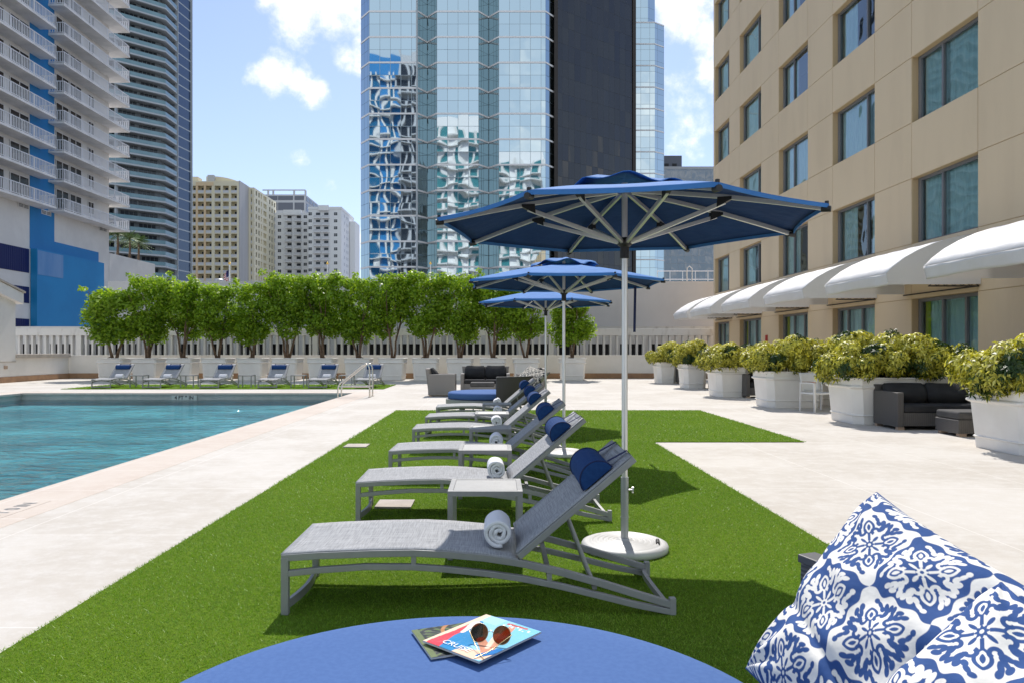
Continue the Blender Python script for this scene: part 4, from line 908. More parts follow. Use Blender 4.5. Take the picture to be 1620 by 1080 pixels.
# ------------------------------------------------------------------ pool handrail
r = thing('pool_handrail', 'steel double handrail curving down into the far right pool corner', 'handrail', (-3.69, 21.2, 0))
for y in (0, .5):
    pts = [(0, y, 0), (0, y, .78), (-.015, y, .88), (-.06, y, .95), (-.13, y, .97), (-.2, y, .94), (-.80, y, .46), (-.87, y, .40), (-.91, y, .32), (-.93, y, .2), (-.94, y, -.35)]
    MB().tube(pts, .022, 12).build('rail', M['steel'], r, smooth=True); MB().tube([(0, y, .31), (-.92, y, .31)], .019, 10).build('lower_bar', M['steel'], r, smooth=True)
    MB().tube([(0, y, .005), (0, y, .02)], .05, 16).build('flange', M['steel'], r, smooth=True)

# ------------------------------------------------------------------ far boundary wall, pool house, concrete screen, garage
r = thing('boundary_wall', 'low white wall with terracotta skirting behind the planters', 'wall', (0, 0, 0))
MB().box(-20.6, 11.5, 35.0, 35.25, 0, 1.08).build('wall', M['white_wall'], r); MB().box(-20.6, 11.5, 34.96, 35.28, 1.081, 1.12).build('cap', M['white_wall'], r)
MB().box(-20.6, 11.5, 34.975, 34.998, .001, .25).build('skirting', M['terra'], r)
r = thing('side_wall', 'low white side wall with a tan cap stone left of the pool', 'wall', (0, 0, 0))
MB().box(-20.95, -20.55, 31.02, 34.95, 0, 1.02).build('wall', M['white_wall'], r); MB().box(-21.05, -20.45, 31.02, 34.94, 1.021, 1.19).build('cap', M['capstone'], r, bevel=.01)
MB().box(-20.548, -20.525, 31.02, 34.95, .001, .25).build('skirting', M['terra'], r)
r = thing('pool_house', 'white pool house with a sloping roof edge at the left border', 'building', (0, 0, 0))
m = MB(); m.loft([[(-20.5, 20, 0), (-20.5, 31, 0), (-20.5, 31, 3.35), (-20.5, 20, 6.1)], [(-25, 20, 0), (-25, 31, 0), (-25, 31, 3.35), (-25, 20, 6.1)]]); m.build('wall', M['white_wall'], r)
m = MB(); m.loft([[(-20.28, 20, 6.11), (-20.28, 31.2, 3.31), (-20.28, 31.2, 3.78), (-20.28, 20, 6.6)], [(-25.2, 20, 6.11), (-25.2, 31.2, 3.31), (-25.2, 31.2, 3.78), (-25.2, 20, 6.6)]]); rf = m.build('roof', M['white_wall'], r)
m = MB(); m.loft([[(-20.22, 20, 6.61), (-20.22, 31.26, 3.79), (-20.22, 31.26, 3.86), (-20.22, 20, 6.68)], [(-25.2, 20, 6.61), (-25.2, 31.26, 3.79), (-25.2, 31.26, 3.86), (-25.2, 20, 6.68)]]); m.build('roof_edge', M['capstone'], rf)
MB().box(-20.498, -20.475, 20, 31, .001, .25).build('skirting', M['terra'], r); MB().box(-20.499, -20.47, 28.0, 31, .86, .89).build('ledge', M['capstone'], r)
m = MB().box(-20.495, -20.42, 30.25, 30.4, .58, .72); m.build('outlet_box', M['wood_foot'], r, bevel=.01)
SY = 37.0
for bi, (xa, xb) in enumerate(((-24.6, -21.2), (-21.2, -9.2), (-9.2, 2.8), (2.8, 11.4))):
    lb = ['short weathered concrete slat screen beside the blue wall', 'concrete slat screen bay behind the left trees', 'concrete slat screen bay behind the middle trees and umbrellas', 'rightmost concrete slat screen bay beside the hotel corner'][bi]
    r = thing('slat_screen', lb, 'screen', ((xa + xb) / 2, SY, 0), 0, 'concrete slat screen bays'); hw = (xb - xa) / 2 - .13
    MB().box(-hw - .13, hw + .128, -.12, .2, 2.08, 2.42).build('top_beam', M['conc'], r, bevel=.01)
    MB().box(hw, hw + .255, -.10, .2, -.5, 2.079).build('post', M['conc'], r)
    m = MB(); n = int((2 * hw) / .335)
    for k in range(n): x = -hw + .16 + .335 * k; m.box(x, x + .10, -.06, .18, -.5, 2.079)
    m.build('slats', M['conc'], r)
r = thing('parking_garage', 'long plain pale wall of the parking garage behind the trees', 'building', (0, 0, 0)); gx0 = xat(166, 39)
MB().box(-30, 14, 39.0, 39.3, 1.68, 2.6).build('spandrel', M['conc'], r)
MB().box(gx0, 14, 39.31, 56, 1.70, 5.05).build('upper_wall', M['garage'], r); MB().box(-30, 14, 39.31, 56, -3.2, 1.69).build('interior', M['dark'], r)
m = MB()
for k in range(26): x = -29.5 + 1.7 * k; m.box(x, x + .45, 39.0, 39.25, -3.2, 1.679)
m.build('piers', M['conc'], r); MB().box(-30, 14, 39.0, 39.3, -3.2, .6).build('lower_wall', M['conc'], r)
t = thing('roof_vent', 'round metal vent drum on the garage roof', 'vent', (xat(346, 42), 42, 5.05)); MB().lathe([(.26, 0), (.26, .34), (.20, .38), (0, .38)], 20).build('drum', M['alu_d'], t); MB().lathe([(.30, .20), (.30, .26), (.26, .27)], 20).build('collar', M['alu_d'], t)
t = thing('roof_railing', 'thin metal guard rail on the garage roof beside the hotel', 'railing', (0, 0, 0)); m = MB()
for z in (5.6, 6.1): m.tube([(xat(1040, 44), 44, z), (xat(1131, 44), 44, z)], .025, 6)
for px in (1040, 1060, 1080, 1100, 1120): m.tube([(xat(px, 44), 44, 5.05), (xat(px, 44), 44, 6.1)], .025, 6)
m.build('rails', M['alu'], t); MB().tube([(xat(1086, 44), 43.9, 5.05), (xat(1086, 44), 43.9, 6.25), (xat(1090, 44), 43.9, 6.4), (xat(1094, 44), 43.9, 6.25), (xat(1094, 44), 43.9, 5.05)], .035, 8).build('ladder_hoop', M['steel'], t)
for i, (px, lb) in enumerate(((363, 'flagpole with gold ball and a limp red white and blue flag'), (518, 'slim flagpole with gold ball before the white apartment block'), (681, 'slim flagpole with gold ball before the glass tower'))):
    t = thing('flagpole', lb, 'flagpole', (xat(px, 43), 43, 5.05), 0, 'flagpoles on the garage'); top = zat(419, 43) - 5.05
    MB().tube([(0, 0, 0), (0, 0, top)], [.045, .03], 10).build('pole', M['alu'], t, smooth=True); MB().lathe([(0, top), (.055, top + .02), (.08, top + .08), (.055, top + .14), (0, top + .16)], 14).build('finial', M['gold'], t, smooth=True)
    if i == 0:
        m = MB(); n = 13
        for k in range(n):
            a, b = k / n, (k + 1) / n
            for s in range(8):
                f = lambda u, v: (-.05 - .22 * u - .06 * math.sin(6 * v) * u, .05 * math.sin(9 * u + 3 * v), top - .28 - .75 * v - .25 * u)
                u0, u1 = s / 8, (s + 1) / 8; mi = 2 if (a < .5 and u0 < .45) else k % 2
                m.add([f(u0, a), f(u1, a), f(u1, b), f(u0, b)], [(0, 1, 2, 3)], mi)
        m.build('flag', [M['red'], M['white_paint'], M['navy']], t, solid=.01)

# ------------------------------------------------------------------ hotel on the right with awnings
FX = 10.8
r = hotel = thing('hotel', 'beige panelled hotel with big teal windows along the right side', 'building', (0, 0, 0))
M['stucco'] = mat('beige_panel', (.74, .58, .385), .85, c2=(.70, .545, .36), ns=1.1, nr=(.42, .72), stretch=(1, 1, .22), bump=.12, bs=70, bd=.004)
M['groove'] = mat('panel_groove', (.62, .46, .27), .9)
colsW = [(33.7, 35.9)] + [(16.3 + 4.45 * k, 18.9 + 4.45 * k) for k in (3, 2, 1, 0, -1, -2)]
SILL0, HEAD0, FH = 4.12, 5.82, 3.15; nfl = 7; ZT = SILL0 + FH * nfl
wm = MB(); G = .009
def pan(y0, y1, z0, z1): wm.box(FX, FX + .22, y0 + G, y1 - G, z0 + G, z1 - G)
edges = sorted(colsW); ys = [2.0]
for a, b in edges: ys += [a, b]
ys.append(36.12)
zl = [0.0, 2.69]
for f in range(nfl): zl += [SILL0 + FH * f, HEAD0 + FH * f]
for i in range(len(ys) - 1):
    y0, y1 = ys[i], ys[i+1]; isw = i % 2 == 1
    for j in range(len(zl) - 1):
        z0, z1 = zl[j], zl[j+1]; wz = j % 2 == 0
        if isw and wz: continue
        if y1 - y0 < .3: wm.box(FX, FX + .22, y0 + G, y1, z0 + G, z1 - G)
        else: pan(y0, y1, z0, z1)
wm.build('wall', M['stucco'], r)
gm = MB()      # backing that shows in the joints and around the openings
for i in range(len(ys) - 1):
    y0, y1 = ys[i], ys[i+1]; isw = i % 2 == 1
    if not isw: gm.box(FX + .02, FX + .30, y0 - .0, y1, 0, ZT)
    else:
        for j in range(len(zl) - 1):
            if j % 2 == 1: gm.box(FX + .02, FX + .30, y0 + .0005, y1 - .0005, zl[j], zl[j+1])
gm.build('joint_backing', M['groove'], r)
cr = MB().box(FX + 1.6, FX + 16, 2, 36.1, 0, ZT).box(FX + .301, FX + 1.599, 35.95, 36.1, 0, ZT).box(FX + .301, FX + 1.599, 2, 2.1, 0, ZT); cr.build('rear_mass', M['stucco'], r)
rm = MB()
for f in range(nfl + 1): zf = (2.75 if f == 0 else HEAD0 + FH * (f-1) + .25); rm.box(FX + .302, FX + 1.598, 2.11, 35.94, zf, zf + .25)
rm.build('floor_slabs', mat('ceiling_paint', (.5, .5, .48), .9), r)
MB().box(FX + 1.50, FX + 1.59, 2.12, 35.93, .01, ZT - 1.0).build('room_interior', mat('dim_room', (.10, .11, .11), .9), r)
def hotel_window(y0, y1, z0, z1, muls, k):
    fx = FX + .17; m = MB(); e = .07
    m.box(fx, fx + .08, y0 + .012, y0 + e, z0 + .001, z1 - .001); m.box(fx, fx + .08, y1 - e - .07, y1 - .012, z0 + .001, z1 - .001)
    m.box(fx + .002, fx + .078, y0 + e, y1 - e - .07, z0 + .001, z0 + .06); m.box(fx + .002, fx + .078, y0 + e, y1 - e - .07, z1 - .08, z1 - .001)
    for q_ in muls: m.box(fx - .004, fx + .075, q_ - .035, q_ + .035, z0 + .0605, z1 - .0805)
    o = m.build('window', M['winframe'], hotel)
    MB().add([(fx + .05, y0 + .05, z0 + .03), (fx + .05, y1 - .05, z0 + .03), (fx + .05, y1 - .05, z1 - .03), (fx + .05, y0 + .05, z1 - .03)], [(0, 3, 2, 1)]).build('pane', M['hglass'], o)
    spans = []
    rg = random.Random(k); style = rg.random()
    if z0 < 1: spans = [(y0, y1)]
    elif style < .5: spans = [(y0, y1)]
    else: spans = [(y0 + .0, y0 + rg.uniform(.3, .7)), (y1 - rg.uniform(.9, 1.2), y1)]
    m = MB()
    for a, b in spans:
        n = int((b - a) * 22)
        m.grid(lambda u, v, a=a, b=b: (FX + .34 + .04 * math.sin(u * (b - a) * 38 + .8 * math.sin(u * 17)) + .02 * math.sin(u * 11), a + (b - a) * u, z0 - .1 + (z1 - z0 + .3) * v), max(n, 8), 1)
    m.build('curtain', M['cur_teal'], o, smooth=True)
    if z0 < 1 and k % 3 != 1: MB().grid(lambda u, v: (FX + .285 + .012 * math.sin(u * 18), y1 - .36 + .20 * u, z0 + (z1 - z0) * v), 16, 1).build('drape', M['cur_lime'], o, smooth=True)
kk = 0
for ci, (y0, y1) in enumerate(colsW):
    alt = ci % 2; yw = y1 - y0
    hotel_window(y0, y1, .02, 2.69, [y0 + yw * (.26 if not alt else .40), y0 + yw * (.60 if not alt else .74)], 100 + ci)
    for f in range(nfl):
        kk += 1; hotel_window(y0, y1, SILL0 + FH * f, HEAD0 + FH * f, [y0 + yw * (.60 if not alt else .28)] if ci else [y0 + yw * .3], 7 * ci + f + 3)
t = MB().box(FX - .06, FX - .002, 28.9, 29.05, 1.62, 1.95).build('fire_alarm', M['red'], hotel, bevel=.01)
AN = ['nearest white curved awning, cut off at the right edge', 'white curved awning over the window behind the near sofa', 'third white curved awning from the right edge', 'fourth white curved awning from the right edge', 'second last white curved awning along the hotel', 'farthest white curved awning by the hotel corner']
ARC = [(-2.11, 3.08), (-1.95, 3.24), (-1.7, 3.43), (-1.4, 3.60), (-1.05, 3.75), (-.7, 3.86), (-.35, 3.935), (-.012, 3.975)]
def make_awning(L, label):
    r = thing('awning', label, 'awning', group='white awnings along the hotel wall')
    def smx(i): return ARC[i]
    m = MB(); vs = []; fs = []; NY = 16
    for j in range(NY + 1):
        y = -L/2 + L * j / NY
        for (x, z) in ARC: vs.append((x, y, z - .015 * math.sin(math.pi * j / NY * 4) ** 2 * (1 if -2 < x < -.1 else 0)))
    for j in range(NY):
        for i in range(len(ARC) - 1): a = j*len(ARC)+i; fs.append((a, a+len(ARC), a+len(ARC)+1, a+1))
    m.add(vs, fs).build('canopy', M['awn'], r, smooth=True, solid=.008)
    m = MB(); m.grid(lambda u, v: (-2.118 + .05 * v + .018 * math.sin(u * 19 + 2.5 * math.sin(7 * u)) * v, -L/2 + L * u, 3.07 - .25 * v - .012 * math.sin(u * 9) * v), 40, 5); m.build('valance', M['awn'], r, smooth=True, solid=.006)
    for s in (-1, 1):
        y = s * (L/2 - .004); pl = [(x, y, z - .006) for x, z in ARC] + [(-.012, y, 2.84), (-.7, y, 2.83), (-1.4, y, 2.835), (-2.06, y, 2.825)]
        MB().add(pl, [tuple(range(len(pl))) if s < 0 else tuple(range(len(pl)))[::-1]]).build('end_panel', M['awn'], r, solid=.006)
    m = MB(); y = -L/2 + .03
    for yy in (-L/2 + .05,):
        m.beam((-1.15, yy, 2.80), (-.03, yy, 2.80), .03, .03); m.beam((-1.15, yy, 2.88), (-.03, yy, 2.88), .02, .02)
        for k in range(6): x = -1.14 + .185 * k; m.beam((x, yy, 2.805), (x + .09, yy, 2.875), .012, .012); m.beam((x + .09, yy, 2.875), (x + .185, yy, 2.805), .012, .012)
    m.beam((-.06, -L/2 + .04, 2.80), (-.06, L/2 - .06, 2.80), .03, .03)
    m.build('truss_frame', M['truss'], r); return r
A0 = make_awning(3.05, AN[0]); A0.location = (FX, 13.25, 0)
for i, y in enumerate((17.7, 22.12, 26.55, 31.0)): dup(A0, (FX, y, 0), 0, AN[i + 1])
A5 = make_awning(2.5, AN[5]); A5.location = (FX, 34.4, 0)

# ------------------------------------------------------------------ apartment block with balconies on the left
XW, XO = -43.2, -41.6
apt = r = thing('apartment_block', 'white and bright blue apartment block with stacked balconies at left', 'building', (0, 0, 0))
MB().box(-62, XW, 40, 81.1, -3.2, 47).build('wall', M['apt'], r)
MB().box(XW + .001, XW + .05, 67.3, 71.0, 10.7, 47).build('blue_stripe', M['blue2'], r)
MB().box(XW + .001, XW + .05, 71.005, 78.9, 10.6, 11.85).build('blue_band', M['blue2'], r)
MB().box(XW + .051, -42.55, 67.35, 78.9, -3.2, 10.68).build('blue_wall', M['blue1'], r)
MB().box(-42.549, -42.52, 67.45, 71.4, 8.3, 10.55).build('faded_panel', M['blue3'], r)
for (z0, z1) in ((8.4, 10.6), (5.6, 7.1), (2.2, 4.15)):
    m = MB().box(XW + .001, XW + .03, 42, 67.2, z0, z1)
    for k in range(100): m.box(XW + .031, XW + .06, 42.1 + .25 * k, 42.18 + .25 * k, z0, z1)
    m.build('louvre_opening', M['navy'], r)
MB().box(XW + .001, XW + .06, 78.95, 81.05, 6.2, 8.0).build('louvre_opening', M['navy'], r)
MB().box(-58, XW + .02, 81.11, 92, -3.2, 12.1).build('wing_wall', M['apt'], r)
def railing(m, pts, z, h=1.05):
    for a, b in zip(pts, pts[1:]):
        a = Vector(a + (0,)); b = Vector(b + (0,)); L = (b - a).length; n = max(1, round(L / 1.55)); t = (b - a) / L
        m.beam(a + Vector((0, 0, z + h)), b + Vector((0, 0, z + h)), .06, .06); m.beam(a + Vector((0, 0, z + .10)), b + Vector((0, 0, z + .10)), .04, .05)
        for i in range(n + 1): p = a.lerp(b, i / n); m.beam(p + Vector((0, 0, z)), p + Vector((0, 0, z + h)), .06, .06)
        k = int(L / .21)
        for i in range(k): p = a + t * (.1 + L * i / k); m.beam(p + Vector((0, 0, z + .1)), p + Vector((0, 0, z + h)), .045, .045, up=(0, 1, 0))
def make_balcony(y0, y1, yw1):
    m = MB().box(XW - .001 if yw1 >= y1 else XW, XO, y0, y1, 0, .20)
    o = m.build('balcony', M['slab'], apt); rl = MB(); pts = [(XW + .1, y0 + .07), (XO - .06, y0 + .07), (XO - .06, y1 - .07)]
    if yw1 < y1: pts.append((XW - 1.0, y1 - .07)); 
    railing(rl, pts, .20); rl.build('railing', M['aptrail'], o); return o
mB = MB().box(XW + .002, XO, 70.0, 82.6, 0, .20).box(XW - 1.2, XW + .001, 81.2, 82.6, 0, .20); Br = mB.build('balcony', M['slab'], apt)
rl = MB(); railing(rl, [(XW + .1, 70.07), (XO - .06, 70.07), (XO - .06, 82.53), (XW - 1.1, 82.53)], .20); rl.build('railing', M['aptrail'], Br)
mB = MB().box(XW + .002, XO, 48.0, 68.8, 0, .20); Bl = mB.build('balcony', M['slab'], apt)
rl = MB(); railing(rl, [(XO - .06, 48.05), (XO - .06, 68.73), (XW + .1, 68.73)], .20); rl.build('railing', M['aptrail'], Bl)
ZB = 14.62; firstr = True
winL = MB().box(XW + .001, XW + .04, -1.25, 1.25, 0, 2.15, 0)
wproto = {}
def apt_window(y0, y1, z0, z1):
    key = (round(y1 - y0, 2), round(z1 - z0, 2))
    if key not in wproto:
        w2 = key[0] / 2; o = MB().box(.002, .05, -w2, w2, 0, key[1]).build('window', M['brownwin'], apt); mm = MB()
        n = 2
        for i in range(n + 1): yy = -w2 + key[0] * i / n; mm.box(.0505, .08, yy - .04, yy + .04, 0, key[1])
        mm.box(.0505, .075, -w2, w2, key[1] - .06, key[1]); mm.build('frame', M['slab'], o); wproto[key] = o; o.location = (XW, (y0 + y1) / 2, z0)
    else:
        o = dup(wproto[key], (XW, (y0 + y1) / 2, z0), None, None, apt)
for k in range(12):
    z = ZB + 2.83 * k
    if k == 0: Br.location = (0, 0, z); Bl.location = (0, 0, z)
    else:
        dup(Br, (0, 0, z), None, None, apt)
        if k < 8: dup(Bl, (0, 0, z), None, None, apt)
    apt_window(71.25, 73.35, z + .22, z + 2.5); apt_window(73.6, 75.6, z + .22, z + 2.5); apt_window(76.9, 77.9, z + 1.2, z + 2.4)
    if k < 8: apt_window(64.5, 67.1, z + .22, z + 2.5); apt_window(60.2, 63.7, z + .22, z + 2.5)
for (px, py, d) in ((36, 326, 0), (72, 337, 0), (162, 363, 0)):
    y = 43.2 * 1150 / (785 - px); z = zat(py, y); m = MB().box(XW + .052, XW + .09, y - .75, y + .75, z - .22, z + .22)
    m.build('vent', M['slab'], apt); vv = [c for c in apt.children][-1]; 
    mm = MB()
    for s in range(3): zz = z - .16 + .11 * s; mm.box(XW + .0905, XW + .095, y - .68, y - .04, zz, zz + .06); mm.box(XW + .0905, XW + .095, y + .04, y + .68, zz, zz + .06)
    o = bpy.data.objects.get('vent'); mm.build('louvre', M['dark'], vv)
# palms on the wing roof
def make_palm(seed, h):
    g_ = random.Random(seed); r = thing('palm_tree', 'x', 'palm tree', group='palms on the apartment wing roof'); MB().tube([(0, 0, 0), (.05, 0, h * .5), (0, .05, h)], [.16, .12, .10], 8).build('trunk', M['bark'], r, smooth=True)
    m = MB()
    for k in range(38):
        a = g_.uniform(0, 6.28); el = g_.uniform(-.5, 1.2); L = g_.uniform(1.4, 2.0); pr = Vector((0, 0, h))
        dv = Vector((math.cos(a) * math.cos(el), math.sin(a) * math.cos(el), math.sin(el))); sd_ = Vector((-math.sin(a), math.cos(a), 0))
        for s in range(9):
            t = s / 8; p = pr + dv * L * t + Vector((0, 0, -.7 * t * t))
            for sg_ in (-1, 1): w_ = .45 * math.sin(math.pi * (.12 + .85 * t)); m.add([p, p + dv * .1, p + sd_ * sg_ * w_ + dv * .2 + Vector((0, 0, -.25 * w_ * 2))], [(0, 1, 2)])
    m.build('fronds', M['palm'], r); return r
for i, (px, d_, h_, lb) in enumerate(((186, 84, 2.5, 'leftmost palm on the apartment wing roof, against the white wall'), (205, 86, 2.3, 'middle palm on the apartment wing roof'), (219, 88, 2.1, 'right palm on the apartment wing roof, before the grey tower'))):
    p = make_palm(i, h_); p.location = (xat(px, d_), d_, 12.1); p['label'] = lb

# ------------------------------------------------------------------ grey condo tower
ct = r = thing('condo_tower', 'tall grey condo tower with wavy white balcony slabs and teal rails', 'building', (0, 0, 0))
F0, F1, F2 = (-118.0, 187.8), (-95.3, 209.6), (-95.3, 217.0)
w0, w1, w2, w3, w4 = (-119.4, 189.2), (-97.3, 210.4), (-97.3, 217.4), (-95.4, 218.0), (-94.5, 224.6)
MB().prism([w0, w1, w2, w3, w4, (-130, 232), (-135, 205)], -3.2, 112).build('core', M['tow_wall'], r)
m = MB(); 
for k in range(37):
    z = 3.1 * k; 
    for (a, b) in ((w3, w4),): av, bv = Vector(a), Vector(b); nrm = Vector(((bv-av).y, -(bv-av).x)).normalized() * .06; m.loft([[(a[0], a[1], z), (b[0], b[1], z), (b[0]+nrm.x, b[1]+nrm.y, z), (a[0]+nrm.x, a[1]+nrm.y, z)], [(a[0], a[1], z+.35), (b[0], b[1], z+.35), (b[0]+nrm.x, b[1]+nrm.y, z+.35), (a[0]+nrm.x, a[1]+nrm.y, z+.35)]])
m.build('strip_bands', M['tow_slab'], r)
av, bv = Vector(w3), Vector(w4); nrm = Vector(((bv-av).y, -(bv-av).x)).normalized() * .03
MB().loft([[(w3[0]+.001, w3[1], -3), (w4[0]+.001, w4[1], -3), (w4[0]+nrm.x, w4[1]+nrm.y, -3), (w3[0]+nrm.x, w3[1]+nrm.y, -3)], [(w3[0]+.001, w3[1], 111), (w4[0]+.001, w4[1], 111), (w4[0]+nrm.x, w4[1]+nrm.y, 111), (w3[0]+nrm.x, w3[1]+nrm.y, 111)]]).build('glass_strip', M['tow_strip'], r)
MB().box(w3[0] - .9, w3[0] + .12, w3[1] - .35, w3[1] - .02, -3, 112).build('corner_fin', M['tow_slab'], r); MB().box(w4[0] - .2, w4[0] + .55, w4[1] + .0, w4[1] + .4, -3, 112).build('corner_fin', M['tow_slab'], r)
sl = MB().prism([F0, F1, F2, w2, w1, w0], 0, .45); B0 = sl.build('balcony', M['tow_slab'], ct); rl = MB()
def inset(p, k): return (p[0] - .12 * k, p[1] + .1 * k)
for a, b in ((F0, F1), (F1, F2)):
    a, b = inset(a, 1), inset(b, 1); rl.beam((a[0], a[1], 1.0), (b[0], b[1], 1.0), .05, 1.0)
rl.build('glass_rail', M['tow_rail'], B0)
dx, dy = (w1[0]-w0[0]), (w1[1]-w0[1]); LL = math.hypot(dx, dy); ux, uy = dx / LL, dy / LL; nx, ny = uy, -ux
wp = MB()
for i in range(4): a = 1.15 * i; wp.add([(ux*a+nx*.05, uy*a+ny*.05, .3), (ux*(a+1.0)+nx*.05, uy*(a+1.0)+ny*.05, .3), (ux*(a+1.0)+nx*.05, uy*(a+1.0)+ny*.05, 2.5), (ux*a+nx*.05, uy*a+ny*.05, 2.5)], [(0, 1, 2, 3)])
W0 = wp.build('window', M['darkwin'], ct)
dv0 = MB().box(-.15, .15, -1.2, .2, .45, 3.1).build('divider', M['tow_slab'], ct)
first = True; rg = random.Random(5)
for k in range(6, 36):
    z = 3.1 * k
    for j, off in enumerate((13.8, 19.6, 25.2)):
        off2 = off + rg.uniform(-.5, .5); p = (w0[0] + ux * off2, w0[1] + uy * off2, z + .35)
        if first: W0.location = p; B0.location = (0, 0, z); dv0.location = (w0[0] + ux * 18.9 + nx * .9, w0[1] + uy * 18.9 + ny * .9, z); first = False
        else: part_copy(W0, p, ct)
    if k > 6: dup(B0, (0, 0, z), None, None, ct); part_copy(dv0, (w0[0] + ux * 18.9 + nx * .9, w0[1] + uy * 18.9 + ny * .9, z), ct)

# ------------------------------------------------------------------ cream apartment tower
yb = r = thing('cream_tower', 'cream and peach apartment tower with recessed balconies', 'building', (0, 0, 0))
D1, D2 = 263.0, 272.4; xl, xr = xat(296, D1), xat(378, D1); s1 = F / D1
ztop = zat(287, D1); pitch = 2.9; z_first = zat(294.2, D1)
cx_ = [xat(p, D1) for p in (304.9, 317.6, 330, 344.2, 357.2, 370)]; cw = 2.15
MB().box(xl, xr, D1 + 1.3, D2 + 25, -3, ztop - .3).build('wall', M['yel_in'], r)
m = MB(); mp = MB(); bot = z_first - pitch * 12
xs = [xl] + [v for c_ in cx_ for v in (c_ - cw/2, c_ + cw/2)] + [xr]
for i in range(0, len(xs), 2):
    (mp if i in (2, 4) else m).box(xs[i], xs[i+1], D1, D1 + 1.299, -3, z_first)
mp.box(cx_[1] - cw/2 - .7, cx_[2] + cw/2 + .7, D1 - .06, D1 - .002, z_first + .001, ztop - .4)
m.box(xl, xr, D1, D1 + 1.299, z_first + .001, ztop); m.box(xl, xr, D1 + .01, D1 + 1.29, -3, bot)
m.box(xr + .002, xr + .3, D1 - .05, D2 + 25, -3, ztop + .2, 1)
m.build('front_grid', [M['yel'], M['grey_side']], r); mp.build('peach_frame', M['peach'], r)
bp_ = MB().box(-cw/2 + .002, cw/2 - .002, .02, 1.28, -.30, 0).box(-cw/2 + .002, cw/2 - .002, .05, .12, .0, .95, 1); BC = bp_.build('balcony', [M['yel'], M['rail_p']], yb)
DW = MB().box(-.45, .55, 1.24, 1.285, .02, 2.05).build('window', M['darkwin'], yb); first = True
for i, c_ in enumerate(cx_):
    for k in range(12):
        z = z_first - pitch * (k + 1) + .35; off = .35 if i != 4 else -.2
        if first: BC.location = (c_, D1, z); DW.location = (c_ + off, D1, z); first = False
        else:
            part_copy(BC, (c_, D1, z), yb)
            if i != 4 or k % 3 == 0: part_copy(DW, (c_ + off, D1, z), yb)
m = MB(); n = 16; pts = [(xat(328, D1+6) + (xr - xat(328, D1+6)) * i / n, ztop + 2.9 * math.cos(math.pi / 2 * max(0, (i - 3) / (n - 3))) ** .8) for i in range(n + 1)]
for a, b in zip(pts, pts[1:]): m.loft([[(a[0], D1 + 5, ztop), (b[0], D1 + 5, ztop), (b[0], D1 + 5, b[1]), (a[0], D1 + 5, a[1])], [(a[0], D1 + 9, ztop), (b[0], D1 + 9, ztop), (b[0], D1 + 9, b[1]), (a[0], D1 + 9, a[1])]])
m.box(xat(296, D1+5), xat(313, D1+5), D1 + 5, D1 + 9, ztop, ztop + 2.8); m.box(xat(313, D1+5), xat(326, D1+5), D1 + 5, D1 + 5.4, ztop, ztop + .9); m.build('roof_parapet', M['yel'], r)
MB().box(xat(329, D1+4), xat(339, D1+4), D1 + 3.5, D1 + 4.9, ztop, ztop + 3.1).build('roof_plant', M['grey_b'], r)
X2 = xat(402, D2); ztop2 = zat(297, D2); X1 = xr + .302; D3 = 299.7
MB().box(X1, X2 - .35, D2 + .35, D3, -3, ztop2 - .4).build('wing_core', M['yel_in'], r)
m = MB(); 
m.box(X1, X2, D2, D3, ztop2 - .8, ztop2)
wy = [(275.1, 1.5), (278.2, 1.5), (281.0, 1.2), (285.3, 3.9), (291.4, 1.6), (294.5, 1.6), (297.7, 1.6)]
for k in range(13):
    z = ztop2 - .8 - pitch * (k + 1); m.box(X2 - .34, X2, D2 + .002, D3, z, z + 1.1)
prev = D2 + .36
for (yc, ww) in wy + [(D3 + 1, 0)]:
    e = min(yc - ww / 2, D3); m.box(X2 - .33, X2 - .002, prev, e, -3, ztop2 - .801); prev = yc + ww / 2
m.box(X1, X1 + .8, D2, D2 + .34, -3, ztop2 - .801); m.box(X2 - .8, X2, D2 + .001, D2 + .35, -3, ztop2 - .801)
m.build('wing_grid', M['yel'], r)
WB = MB().box(.0, 1.35, .05, .34, -.32, 0).box(0, 1.35, .03, .08, 0, .9, 1).build('balcony', [M['yel'], M['rail_p']], yb); WF = MB().box(.15, 1.2, .30, .345, .02, 2.1).build('window', M['darkwin'], yb)
WS = MB().box(-.345, -.30, -.75, .75, 0, 1.75).build('window', M['darkwin'], yb); first = True
for k in range(12):
    z = ztop2 - .8 - pitch * (k + 1) + .30
    if k == 0: WB.location = (X1 + .82, D2, z); WF.location = (X1 + .82, D2, z)
    else: part_copy(WB, (X1 + .82, D2, z), yb); part_copy(WF, (X1 + .82, D2, z), yb)
    for q_, (yc, ww) in enumerate(wy):
        if q_ in (2, 3) or k > 10: continue
        if first: WS.location = (X2, yc, z + .82); first = False
        else: part_copy(WS, (X2, yc, z + .82), yb)

